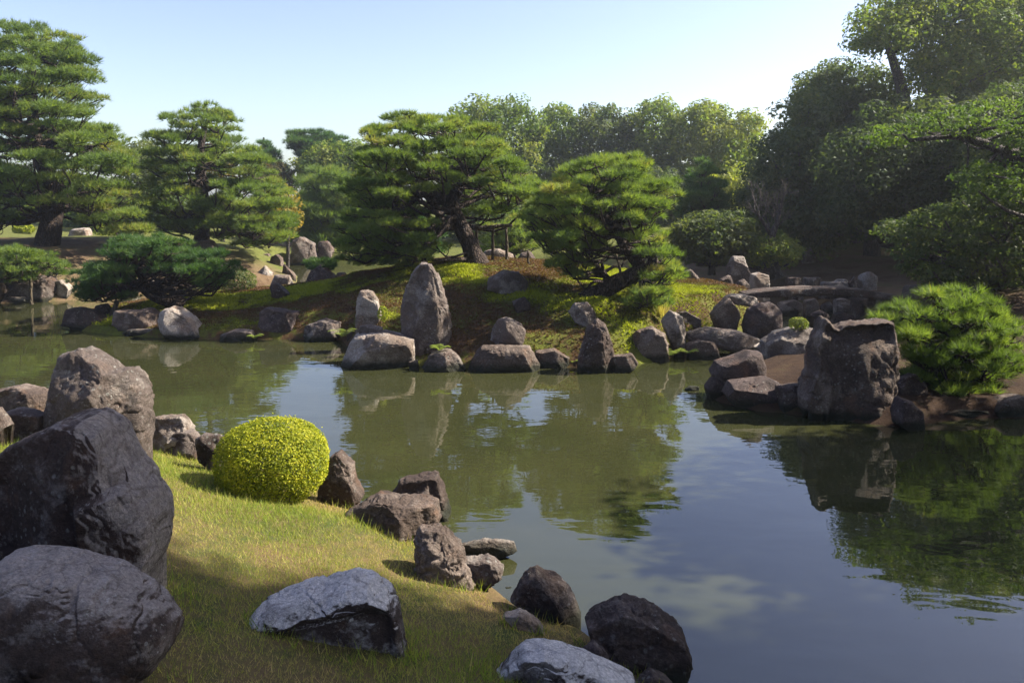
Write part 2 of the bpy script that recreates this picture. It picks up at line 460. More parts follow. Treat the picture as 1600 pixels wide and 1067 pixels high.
# ---- island
isl = [W2(92, 512), W2(170, 523), W2(250, 528), W2(340, 531), W2(430, 530), W2(535, 532), W2(560, 560), W2(640, 572), W2(740, 575), W2(860, 574),
       W2(960, 574), W2(1040, 563), W2(1075, 545), W2(1130, 535), W2(1180, 520), W2(1215, 505),
       P2(1190, 22), P2(1100, 26), P2(950, 29), P2(800, 31), P2(650, 31), P2(550, 29.5), P2(450, 27.5), P2(330, 25.5), P2(200, 24), P2(100, 22.5)]
def isp(px, py, d):
    p = at(px, py, d)
    return (p[0], p[1], p[2])
isl_h = TPS([isp(120, 497, 21.3), isp(200, 478, 21.5), isp(265, 470, 21.7), isp(330, 464, 22.5), isp(400, 458, 23.0), isp(450, 451, 23.0),
             isp(520, 438, 23.0), isp(600, 421, 23.0), isp(670, 409, 23), isp(740, 405, 22.5), isp(800, 408, 22.0), isp(850, 416, 21.5),
             isp(900, 432, 20.5), isp(950, 446, 19.5), isp(1000, 458, 19), isp(1050, 466, 18.8), isp(1110, 468, 18.8), isp(1160, 470, 19.0),
             isp(300, 500, 19.6), isp(400, 495, 19.6), isp(480, 490, 18.8), isp(540, 500, 17.4), isp(600, 520, 16.0), isp(600, 465, 18.8),
             isp(700, 535, 15.8), isp(700, 480, 18), isp(750, 500, 17), isp(780, 450, 19.0), isp(860, 480, 17.5), isp(860, 520, 16),
             isp(950, 480, 17.2), isp(950, 520, 16), isp(1010, 490, 17), isp(1060, 500, 17), isp(1100, 510, 17.2),
             P2(650, 29) + (0.8,), P2(800, 29) + (0.9,), P2(950, 27) + (0.8,), P2(500, 27) + (0.5,), P2(350, 25) + (0.4,), P2(1120, 24) + (0.8,)])
def island_h(x, y):
    s = sdist(isl, x, y)
    z = isl_h(x, y)
    z = np.minimum(z, 0.02 + 1.15 * s)
    z = np.where(s < 0, s * 1.2, z)
    return z + fbm2(np.asarray(x) * 1.1, np.asarray(y) * 1.1, 4, 9) * 0.09 * np.clip(s * 1.5, 0, 1)

# ---- everything beyond: the ground sheet with the pond sunk into it
pond = [W2(-420, 482), W2(-100, 476), W2(0, 474), W2(60, 472), W2(110, 470), W2(190, 462), W2(300, 455), W2(395, 452), W2(462, 447), W2(464, 432), W2(440, 421),
        W2(452, 414), W2(500, 414), W2(560, 418), P2(700, 36), P2(900, 34), P2(1050, 29), P2(1180, 26), W2(1250, 487), W2(1330, 492), W2(1335, 510), W2(1285, 535),
        W2(1262, 556), W2(1200, 572), W2(1118, 592), W2(1105, 622), W2(1180, 642), W2(1290, 652), W2(1400, 668), W2(1500, 655), W2(1620, 652), W2(1900, 655), (16, 8), (12, 2), (8, -8),
        (-40, -8), (-40, 17)]
gz = TPS([isp(75, 388, 28.5), isp(20, 372, 34), isp(200, 372, 33), isp(320, 394, 31.5), isp(370, 391, 33), isp(420, 412, 33), isp(250, 400, 29.5), isp(130, 408, 27.6),
          isp(500, 385, 42), isp(600, 385, 42), isp(800, 388, 38), isp(1000, 400, 33), isp(1100, 428, 27.5), isp(1160, 428, 26), isp(1230, 432, 26.5),
          isp(1300, 434, 27), isp(1300, 412, 29), isp(1300, 392, 32), isp(1380, 391, 32), isp(1400, 440, 25), isp(1450, 455, 22), isp(1560, 440, 21), isp(1590, 500, 17),
          isp(1240, 590, 13.6), isp(1300, 560, 14.5), isp(1450, 590, 13.7), isp(1560, 580, 14.0), isp(1360, 520, 17), isp(1280, 548, 15.6),
          (-30, 60, 1.9), (0, 60, 1.9), (30, 60, 2.2), (-60, 90, 2), (60, 90, 2.2), (-55, 28, 1.6), (30, 20, 1.5), (45, 40, 2.2), (25, 2, 1.6), (20, 33, 1.9), (-30, 40, 1.6)])
def ground_h(x, y):
    x = np.asarray(x, float); y = np.asarray(y, float)
    s = -sdist(pond, x, y)
    far = np.hypot(x, y - 25)
    z = gz(np.clip(x, -60, 60), np.clip(y, -8, 90))
    z = np.clip(z, 0.25, 2.6)
    k = np.clip((far - 60) / 40, 0, 1)
    z = z * (1 - k) + 2.0 * k
    z = np.minimum(z, 0.03 + 0.95 * s)
    z = np.where(s < 0, np.maximum(s * 0.9, -0.9), z)
    return z + fbm2(x * 0.6, y * 0.6, 3, 21) * 0.10 * np.clip(s, 0, 1)

def sheet(name, hf, xs, ys, mat, keep=-0.45):
    X, Y = np.meshgrid(xs, ys)
    Z = hf(X, Y)
    V = np.stack([X.ravel(), Y.ravel(), Z.ravel()], 1)
    nx, ny = len(xs), len(ys)
    i = (np.arange(ny - 1)[:, None] * nx + np.arange(nx - 1)[None]).ravel()
    q = np.stack([i, i + 1, i + nx + 1, i + nx], 1)
    if keep is not None:
        q = q[(V[q, 2] > keep).any(1)]
        used = np.unique(q)
        mp = np.full(len(V), -1); mp[used] = np.arange(len(used))
        V = V[used]; q = mp[q]
    return mesh_np(name, V, q, mat, smooth=True)

def grow(a, b, step, out):
    c = list(np.arange(a, b + 1e-6, step))
    s = step
    lo, hi = c[0], c[-1]
    L, H = [], []
    while lo > -out:
        s *= 1.35; lo -= s; hi += s
        L.append(lo); H.append(hi)
    return np.array(L[::-1] + c + H)
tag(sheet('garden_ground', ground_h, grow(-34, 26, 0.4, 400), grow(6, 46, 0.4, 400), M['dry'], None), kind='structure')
tag(sheet('lawn', lawn_h, np.arange(-14, 4.5, 0.09), np.arange(-3, 14, 0.09), M['lawn']), kind='structure')
tag(sheet('island', island_h, np.arange(-14, 8.5, 0.11), np.arange(14, 32, 0.11), M['mossy']), kind='structure')
wv = np.array([(-60, -12, 0), (40, -12, 0), (40, 48, 0), (-60, 48, 0)], float)
tag(mesh_np('pond_water', wv, np.array([[0, 1, 2, 3]]), M['water']), kind='structure')

def height(x, y):
    x = np.asarray(x, float); y = np.asarray(y, float)
    return np.maximum(np.maximum(ground_h(x, y), 0.0), np.maximum(np.where(y < 15, lawn_h(x, y), -1), np.where((y > 13) & (y < 33), island_h(x, y), -1)))
def hit(px, py):
    d = ray(px, py)
    Y = np.concatenate([np.arange(2.0, 12, 0.03), np.arange(12, 90, 0.1)])
    t = Y / d[1]
    x = d[0] * t; z = CAMH + d[2] * t
    k = np.nonzero(z <= height(x, Y))[0]
    if not len(k):
        return np.array((x[-1], Y[-1], z[-1]))
    k = k[0]
    return np.array((x[k], Y[k], z[k]))

# ================================================================ ROCKS
_ico = {}
FEET = []
def ico(sub):
    if sub not in _ico:
        bm = bmesh.new()
        bmesh.ops.create_icosphere(bm, subdivisions=sub, radius=1.0)
        bm.verts.ensure_lookup_table()
        V = np.array([v.co[:] for v in bm.verts])
        Fc = np.array([[v.index for v in f.verts] for f in bm.faces])
        bm.free()
        # turn the sphere so that no vertex row lies along an axis
        a = 0.37; c, s = math.cos(a), math.sin(a)
        V = V @ np.array([[c, -s, 0], [s, c, 0], [0, 0, 1]]).T @ np.array([[1, 0, 0], [0, c, -s], [0, s, c]]).T
        _ico[sub] = (V, Fc)
    return _ico[sub]
def rock(poly, mat, label, depth=0.8, Y=None, sub=5, facets=7, rough=1.0, seed=None, name='rock', group=None, sink=0.25, block=0.54, cat='rock', tiltn=None, hp=None, cuts=(), yo=0.75, ledge=()):
    rng = np.random.default_rng(seed if seed is not None else abs(hash(tuple(map(tuple, poly)))) % 100000)
    poly = np.asarray(poly, float)
    if len(poly) == 2:          # a box given by two corners: a rough-cut block outline
        (x0, y0), (x1, y1) = poly
        w_, h_ = x1 - x0, y1 - y0
        u = rng.uniform(0.02, 0.22, 8)
        poly = np.array([(x0 + u[0] * w_ * .5, y1), (x0, y1 - u[1] * h_), (x0 + u[2] * w_ * .6, y0 + u[3] * h_ * 1.3), (x0 + w_ * (0.3 + u[4]), y0),
                         (x0 + w_ * (0.62 + u[4]), y0 + u[5] * h_ * .5), (x1 - u[6] * w_ * .5, y0 + u[7] * h_ * 1.4), (x1, y1 - u[0] * h_), (x1 - u[3] * w_ * .4, y1)])
    cx = 0.5 * (poly[:, 0].min() + poly[:, 0].max())
    by = poly[:, 1].max()
    if Y is None:
        p = hit(*hp) if hp else hit(min(max(cx, -60), 1660), by - 1)
        Y = p[1]
    mpp = Y / F
    hw = 0.5 * (poly[:, 0].max() - poly[:, 0].min()) * mpp
    hh = 0.5 * (by - poly[:, 1].min()) * mpp
    D = depth * min(hw, 1.6 * hh) if depth > 0 else -depth
    Yc = Y + yo * D
    W = at_many(poly, Yc)
    c = np.array((at(cx, 0, Yc)[0], Yc, 0.5 * (W[:, 2].min() + W[:, 2].max())))
    q = (W - c)[:, [0, 2]]
    # outline as a radius for each direction
    th = np.linspace(-math.pi, math.pi, 361)
    rad = np.zeros(361)
    for i in range(len(q)):
        a, b = q[i], q[(i + 1) % len(q)]
        e = b - a
        den = np.cos(th) * e[1] - np.sin(th) * e[0]
        with np.errstate(divide='ignore', invalid='ignore'):
            t = (a[0] * e[1] - a[1] * e[0]) / den
            u = (a[0] * np.sin(th) - a[1] * np.cos(th)) / den
        ok = (t > 0) & (u >= -1e-6) & (u <= 1 + 1e-6)
        rad = np.where(ok & (t > rad), t, rad)
    rad[rad == 0] = max(1e-3, np.median(rad))
    V0, Fc = ico(sub)
    m = np.sqrt(V0[:, 0] ** 2 + V0[:, 2] ** 2)
    ang = np.arctan2(V0[:, 2], V0[:, 0])
    rr = np.interp(ang, th, rad)
    ma = m ** block
    V = np.stack([rr * np.cos(ang) * ma, D * np.sign(V0[:, 1]) * np.abs(V0[:, 1]) ** block, rr * np.sin(ang) * ma], 1)
    size = (hw * hh * max(D, .01)) ** (1 / 3)
    off = rng.uniform(-50, 50, 3)
    nrm = V / (np.linalg.norm(V, axis=1)[:, None] + 1e-6)
    V = V + nrm * (0.10 * size * rough * fbm(V / size * 1.1 + off, 3, 1))[:, None]
    keep_ = 1 - 0.88 * m ** 10
    # big broken faces
    for n, fr in [(np.asarray(a, float), b) for a, b in cuts] + [(None, 0)] * facets:
        if n is None:
            n = rng.normal(size=3)
            n[1] = -abs(n[1]) * 1.2 if rng.random() < .75 else abs(n[1])
            n[2] = abs(n[2]) * 0.7 if rng.random() < .7 else n[2] * 0.4
            fr = rng.uniform(0.64, 0.93)
        n = n / np.linalg.norm(n)
        s = V @ n
        d = s.max() * fr
        V = V - (np.maximum(0, s - d) * keep_)[:, None] * n * 0.96
    for lp, amt in ledge:
        Wp = V + c
        k_ = (Wp[:, 1] - CAMP[1]) * FW[1] + (Wp[:, 2] - CAMP[2]) * FW[2]
        lx = PX0 + F * Wp[:, 0] / k_
        ly = PY0 - F * ((Wp[:, 1] * UP[1]) + (Wp[:, 2] - CAMP[2]) * UP[2]) / k_
        sd_ = sdist(lp, lx, ly) + 5 * fbm(V / size * 3 + off, 2, 40)
        wgt = np.clip(sd_ / 9 + .5, 0, 1) * np.clip(-V[:, 1] / (D * .4), 0, 1)
        V[:, 1] -= amt * size * wgt
        V[:, 0] += .25 * amt * size * wgt
    # relief: ledges, cracks, chips
    Pn = V / size
    warp = np.stack([fbm(Pn * 1.9 + off + 5, 2, 2), fbm(Pn * 1.9 + off + 9, 2, 3), fbm(Pn * 1.9 + off + 13, 2, 4)], 1)
    tilt = rng.normal(size=3) * 0.5 + np.array((0, 0, 1.0)) if tiltn is None else np.asarray(tiltn, float)
    tilt /= np.linalg.norm(tilt)
    lay = (Pn @ tilt) * rng.uniform(1.4, 2.4) + warp[:, 0] * 1.1
    st = lay - np.floor(lay)
    led = np.where(st < .82, st / .82, (1 - st) / .18)              # saw-tooth ledges
    dv = Pn * 1.5 + off + warp * 0.5
    crk = np.clip(1 - np.abs(fbm(dv, 3, 8)) * 15, 0, 1) ** 1.3         # a few thin fissures
    mask = np.clip(fbm(Pn * 0.9 + off + 31, 2, 14) * 2.5 + .4, 0, 1)
    fine = fbm(Pn * 6 + off, 5 if sub >= 6 else 3, 11, 0.6) + .6 * fbm(Pn * 3 + off, 2, 15, ridged=True) * mask
    disp = 0.055 * (led - .5) * mask - 0.05 * crk + 0.055 * fine
    nrm = V / (np.linalg.norm(V, axis=1)[:, None] + 1e-6)
    V = V + nrm * (disp * size * rough)[:, None]
    for ax, lo_, hi_ in ((0, q[:, 0].min(), q[:, 0].max()), (2, q[:, 1].min(), q[:, 1].max())):
        a_, b_ = V[:, ax].min(), V[:, ax].max()
        V[:, ax] = lo_ + (V[:, ax] - a_) * (hi_ - lo_) / (b_ - a_)
    low = V[:, 2] < -hh * 0.8
    V[low, 2] -= sink
    if group == 'rocks on the near lawn bank':
        FEET.append((c[0], c[1], hw, D))
    o = mesh_np(name, V, Fc, M[mat], smooth=True)
    o.location = tuple(c)
    return tag(o, label, cat, group)

G1, G2, G3, G4, G5 = 'rocks on the near lawn bank', 'rocks along the island shore', 'rocks of the right hand shore', 'rocks of the back left shore', 'rocks around the stone bridge'
NEAR = [
 (((67,664),(85,597),(100,558),(126,542),(169,566),(180,577),(205,574),(221,597),(231,617),(230,689),(223,712),(154,715),(77,700)), 'rock_grey', 'tall twin-peaked weathered rock with pale streaks at the water behind the biggest boulder', dict(sub=6, depth=.7, rough=1.1, tiltn=(1,0,.15), seed=4)),
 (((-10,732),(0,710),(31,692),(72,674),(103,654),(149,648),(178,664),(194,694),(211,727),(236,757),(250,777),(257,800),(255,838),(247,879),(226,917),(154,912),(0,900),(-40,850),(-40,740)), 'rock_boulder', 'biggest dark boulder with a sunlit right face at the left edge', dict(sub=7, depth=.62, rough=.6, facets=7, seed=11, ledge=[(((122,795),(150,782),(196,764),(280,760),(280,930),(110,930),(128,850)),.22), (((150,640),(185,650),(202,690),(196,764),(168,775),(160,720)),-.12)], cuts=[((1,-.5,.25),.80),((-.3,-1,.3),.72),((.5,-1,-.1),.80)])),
 (((-40,920),(0,874),(31,869),(77,874),(133,887),(180,900),(226,925),(256,951),(274,971),(274,992),(262,1025),(226,1053),(154,1075),(-40,1090)), 'rock_crust', 'long rounded dark boulder lying in the bottom left corner', dict(sub=7, depth=.6, rough=.6, facets=3, seed=21)),
 (((-15,612),(30,602),(67,612),(78,620),(75,650),(60,656),(-15,656)), 'rock_brown', 'pinkish brown rock left of the twin-peaked rock, upper of two', dict(sub=5)),
 (((3,644),(31,638),(67,648),(66,680),(15,694)), 'rock_brown', 'smaller brown rock below the pinkish one left of the twin-peaked rock', dict(sub=5)),
 (((-30,645),(0,636),(14,660),(13,690),(-30,695)), 'rock_brown', 'brown rock cut by the left edge of the picture', dict(sub=5)),
 (((231,655),(245,650),(287,647),(300,669),(292,694),(258,704),(228,710)), 'rock_pale', 'sunlit tan block just right of the twin-peaked rock', dict(sub=6)),
 (((256,700),(277,674),(303,672),(315,685),(318,716),(262,712)), 'rock_dark', 'small dark rounded rock between the tan block and the round bush', dict(sub=5)),
 (((306,684),(320,677),(345,678),(352,700),(346,738),(312,722)), 'rock_dark', 'dark rock half hidden behind the left of the round bush', dict(sub=5)),
 (((516,712),(528,706),(551,729),(553,754),(568,777),(553,792),(497,790),(500,746)), 'rock_brown', 'pointed brown rock with a white top at the right of the round bush', dict(sub=6)),
 (((537,803),(560,790),(593,776),(635,779),(679,783),(690,813),(664,840),(639,842),(593,826)), 'rock_brown', 'flat-topped pinkish brown rock at the lawn edge', dict(sub=6, depth=.9, hp=(620,835), rough=1.4)),
 (((610,776),(627,746),(660,741),(683,741),(694,771),(713,836),(677,838),(627,800)), 'rock_dark', 'dark square-topped block standing behind the flat pinkish brown rock', dict(sub=6, Y=8.0, rough=1.5)),
 (((646,845),(656,823),(694,829),(719,855),(744,913),(741,946),(702,930),(655,905)), 'rock_brown', 'angular stepped brown rock at the edge of the lawn', dict(sub=6, rough=1.8, facets=14, hp=(700,912), sink=.3, tiltn=(.5,.2,1))),
 (((715,850),(757,842),(803,844),(808,859),(782,871),(720,876)), 'rock_pale', 'low pale finger of stone reaching into the water', dict(sub=6, depth=.45, sink=.15, yo=.8)),
 (((718,872),(765,868),(788,884),(786,896),(773,907),(752,921),(727,905)), 'rock_grey', 'layered mossy stone under the pale finger of stone', dict(sub=5, rough=1.5, depth=.7, sink=.15)),
 (((386,968),(405,943),(438,928),(480,915),(501,917),(543,905),(572,911),(602,932),(614,951),(623,984),(635,1022),(631,1035),(593,1030),(535,1015),(480,1005),(400,990)), 'rock_marble', 'white-crusted angular rock lying alone in the lawn', dict(sub=7, depth=.75, rough=.9, facets=6, seed=5, hp=(560,1012), ledge=[(((380,1000),(380,900),(640,900),(640,945),(600,950),(540,958),(480,968),(430,985)),.14)], cuts=[((-.12,-.30,1),.52),((.15,-1,-.05),.5)])),
 (((797,936),(812,910),(838,891),(857,902),(877,907),(897,933),(909,964),(908,972),(869,965),(818,948)), 'rock_dark', 'pointed dark rock at the waterline in the middle foreground', dict(yo=.8, sub=6)),
 (((915,972),(936,958),(973,945),(1004,950),(1032,961),(1066,986),(1080,1023),(1063,1043),(995,1060),(961,1048),(942,1020),(922,1000)), 'rock_dark', 'large rough dark rock with pale lichen spots out in the near water', dict(sub=6, rough=1.4, seed=31, yo=.85, depth=.9)),
 (((765,1067),(793,1037),(821,1016),(852,1014),(886,1020),(925,1034),(967,1054),(995,1070),(1000,1110),(750,1110)), 'rock_marble', 'dark boulder with grey patches cut by the bottom edge', dict(sub=6, depth=.8, rough=.7, facets=4, Y=4.55)),
 (((910,1012),(928,1003),(945,1014),(957,1048),(936,1064),(914,1040)), 'rock_purple', 'small brown rock squeezed beside the lichen-spotted rock', dict(sub=5)),
 (((990,1067),(1018,1050),(1038,1057),(1052,1068),(1045,1085),(990,1085)), 'rock_grey', 'small grey stone at the waterline on the bottom edge', dict(yo=.8, sub=5)),
 (((785,962),(812,956),(835,968),(852,985),(830,986),(800,974)), 'rock_pale', 'flat white stone sunk in the dry grass by the water', dict(sub=5, depth=.9, sink=.08)),
 (((786,922),(790,917),(799,917),(801,923)), 'rock_grey', 'tiny stone poking out beside the pointed dark rock', dict(yo=.8, sub=4, sink=.05)),
]
ISL = [
 (((625,542),(626,471),(631,447),(645,420),(657,410),(672,414),(684,431),(696,458),(706,495),(704,535),(690,549),(663,557),(643,554)), 'rock_grey', 'tallest standing stone on the front of the island', dict(sub=6, depth=.6, name='standing_stone', cat='standing stone', rough=1.2, block=.42, seed=3, facets=6, cuts=[((.1,-1,.2),.72),((1,-.6,.25),.72),((-1,-.5,.3),.8),((.5,-.3,1),.86)])),
 (((556,525),(557,471),(562,454),(582,453),(591,468),(596,496),(589,518),(569,524)), 'rock_pale', 'small pale standing stone left of the tallest one', dict(sub=5, depth=.8, name='standing_stone', cat='standing stone', block=.5)),
 (((560,523),(565,510),(580,507),(597,512),(601,523)), 'rock_grey', 'small knob of stone resting behind the flat-topped pale block', dict(sub=4, Y=15.75)),
 (((534,572),(549,539),(556,523),(603,518),(650,527),(650,562),(630,576),(582,578)), 'rock_pale', 'flat-topped pale block in the water before the tallest stone', dict(sub=6, block=.45, rough=.8)),
 (((660,572),(674,552),(701,545),(718,559),(728,576),(718,583),(667,583)), 'rock_grey', 'rounded grey rock at the foot of the tallest stone', dict(sub=5)),
 (((638,565),(653,562),(655,579),(640,580)), 'rock_brown', 'tiny brown stone at the right corner of the flat-topped block', dict(sub=4)),
 (((763,541),(768,515),(778,498),(793,495),(815,507),(822,518),(818,541)), 'rock_grey', 'rounded pale grey stone standing behind the long low rock', dict(sub=5, Y=15.7, sink=.4)),
 (((731,577),(745,549),(755,539),(829,540),(844,569),(839,582),(751,581)), 'rock_brown', 'long low brown rock at the island waterline', dict(sub=6, block=.5)),
 (((836,549),(866,545),(890,559),(886,577),(842,577)), 'rock_brown', 'lower rock just right of the long low brown rock', dict(sub=5)),
 (((902,574),(906,549),(916,511),(931,498),(945,505),(956,533),(962,567),(967,583),(934,585),(903,581)), 'rock_dark', 'upright pointed dark rock with deep cracks on the island waterline', dict(sub=6, rough=1.3, tiltn=(1,0,.3))),
 (((956,556),(987,552),(997,567),(987,579),(960,584)), 'rock_brown', 'low brown rock against the pointed cracked rock', dict(sub=5)),
 (((858,525),(880,520),(903,521),(908,534),(897,552),(875,551)), 'rock_grey', 'grey rock in the moss left of the pointed cracked rock', dict(sub=5, Y=15.9)),
 (((887,486),(897,472),(919,472),(931,489),(931,502),(916,513),(898,504)), 'rock_grey', 'leaning grey rock above the pointed cracked rock', dict(sub=5)),
 (((984,545),(991,517),(1006,511),(1019,509),(1037,521),(1045,549),(1044,565),(990,565)), 'rock_brown', 'lumpy brown rock at the right front of the island', dict(sub=5, rough=1.3)),
 (((1034,502),(1047,485),(1066,494),(1072,517),(1069,549),(1056,554),(1044,530)), 'rock_grey', 'upright lit rock between the lumpy brown rock and the stone slab', dict(sub=5, Y=16.4)),
 (((1050,488),(1072,486),(1095,499),(1094,507),(1060,507)), 'rock_grey', 'flat stone lying on the moss behind the upright lit rock', dict(sub=5)),
 (((1072,516),(1106,511),(1153,517),(1187,530),(1184,538),(1159,549),(1137,548),(1097,537),(1072,531)), 'rock_grey', 'wide overhanging slab at the right end of the island', dict(sub=6, depth=.8, name='stone_slab', cat='stone slab', Y=16.3, sink=0, rough=.8)),
 (((1072,540),(1090,530),(1115,533),(1127,562),(1073,564)), 'rock_brown', 'brown rock in the shade under the overhanging slab', dict(sub=5)),
 (((1109,490),(1125,474),(1137,464),(1153,483),(1156,494),(1147,516),(1116,512)), 'rock_brown', 'triangular brown rock below the left end of the bridge', dict(sub=5, Y=17.5)),
 (((1161,508),(1169,486),(1187,474),(1206,472),(1219,486),(1220,513),(1195,528),(1165,526)), 'rock_purple', 'large round dark rock below the bridge', dict(sub=5, Y=17.3)),
 (((761,434),(785,422),(810,424),(825,441),(822,458),(785,462),(761,453)), 'rock_grey', 'square grey boulder on top of the mossy mound', dict(sub=5, block=.5)),
 (((800,471),(819,464),(829,474),(829,488),(808,490)), 'rock_dark', 'small dark stone in the moss below the square boulder', dict(sub=4)),
 (((405,487),(417,480),(466,488),(463,515),(447,529),(407,529)), 'rock_purple', 'square purplish rock on the left front of the island', dict(sub=5, block=.5)),
 (((475,525),(481,508),(508,498),(532,505),(535,525),(512,536),(478,535)), 'rock_grey', 'lumpy grey rock left of the small pale standing stone', dict(sub=5, rough=1.3)),
 (((541,517),(553,515),(556,528),(543,529)), 'rock_dark', 'tiny dark stone between the lumpy grey rock and the flat-topped block', dict(sub=4)),
 (((422,446),(434,442),(451,459),(443,470),(426,464)), 'rock_dark', 'small dark pointed stone on the moss crest at the left', dict(sub=4)),
 (((344,523),(371,513),(395,516),(402,534),(344,535)), 'rock_grey', 'low flat grey rock at the waterline left of the square purplish rock', dict(sub=5)),
 (((248,503),(251,486),(270,478),(300,496),(321,526),(304,532),(263,526)), 'rock_pale', 'slanting pale rock with a sunlit face on the left of the island', dict(sub=5)),
 (((177,508),(182,484),(236,482),(248,489),(250,514),(196,517)), 'rock_brown', 'wide dark rock behind the slanting pale rock', dict(sub=5)),
 (((101,509),(108,482),(125,480),(149,486),(165,499),(169,512),(140,514)), 'rock_dark', 'black rounded rock at the left tip of the island', dict(sub=5)),
 (((147,486),(150,477),(169,474),(174,500),(156,503)), 'rock_dark', 'dark stone tucked behind the black rounded rock at the tip', dict(sub=4, Y=20.6)),
 (((191,520),(203,514),(246,513),(248,521),(203,525)), 'rock_pale', 'flat pale stone lying in the water before the left rocks', dict(sub=4, depth=.6, sink=.1)),
]
RIGHT = [
 (((1110,582),(1119,566),(1150,556),(1167,546),(1186,549),(1194,570),(1193,587),(1163,596),(1115,594)), 'rock_purple', 'smooth round-backed rock on top of the two stacked rocks', dict(sub=6, rough=.5, facets=3, Y=12.95, sink=.05)),
 (((1100,604),(1112,589),(1136,592),(1140,622),(1105,618)), 'rock_purple', 'lower left rock under the smooth round-backed rock', dict(sub=5, rough=.6)),
 (((1131,614),(1139,597),(1198,590),(1215,597),(1222,614),(1208,640),(1167,638),(1143,631)), 'rock_purple', 'broad smooth rock in the water under the round-backed rock', dict(sub=6, rough=.5, facets=4)),
 (((1249,618),(1263,580),(1270,542),(1284,501),(1291,495),(1304,508),(1318,504),(1335,499),(1359,501),(1380,497),(1394,499),(1396,532),(1397,580),(1397,621),(1394,652),(1342,659),(1291,652),(1253,640)), 'rock_brown', 'huge jagged brown rock with two peaks in the right water', dict(sub=6, depth=.55, block=.45, rough=1.4, tiltn=(1,0,.25), facets=5, seed=8, ledge=[(((1335,480),(1400,480),(1400,670),(1345,670),(1330,590)),.16), (((1240,560),(1275,540),(1300,600),(1290,670),(1240,670)),.14)], cuts=[((-.3,-1,.15),.75),((.5,-1,.05),.75)])),
 (((1396,640),(1404,620),(1421,625),(1442,645),(1445,676),(1421,673),(1397,661)), 'rock_purple', 'small split rock at the right foot of the huge jagged rock', dict(sub=5)),
 (((1213,605),(1253,599),(1258,636),(1216,638)), 'rock_dark', 'dark rock in the gap left of the huge jagged rock', dict(sub=5)),
 (((1396,596),(1428,583),(1447,600),(1450,650),(1410,642)), 'rock_dark', 'shaded rock between the huge jagged rock and the right pine', dict(sub=5, Y=12.3)),
 (((1545,640),(1566,621),(1593,616),(1606,634),(1604,654),(1548,654)), 'rock_brown', 'brown rock under the right pine at the right edge', dict(sub=5)),
 (((1458,646),(1500,640),(1545,643),(1545,655),(1458,655)), 'rock_brown', 'low brown rock along the water under the right pine', dict(sub=5)),
 (((1070,608),(1078,603),(1092,604),(1093,611),(1072,612)), 'rock_dark', 'tiny stone alone in the water left of the stacked rocks', dict(sub=4, sink=.06)),
 (((1187,555),(1191,535),(1215,518),(1250,510),(1277,515),(1268,555),(1242,565),(1198,567)), 'rock_grey', 'mossy grey-green boulder between the island slab and the jagged rock', dict(sub=5, Y=15.2)),
 (((1178,541),(1185,536),(1192,541),(1190,547),(1179,547)), 'rock_pale', 'little white stone beside the overhanging slab', dict(sub=4, Y=15.6)),
]
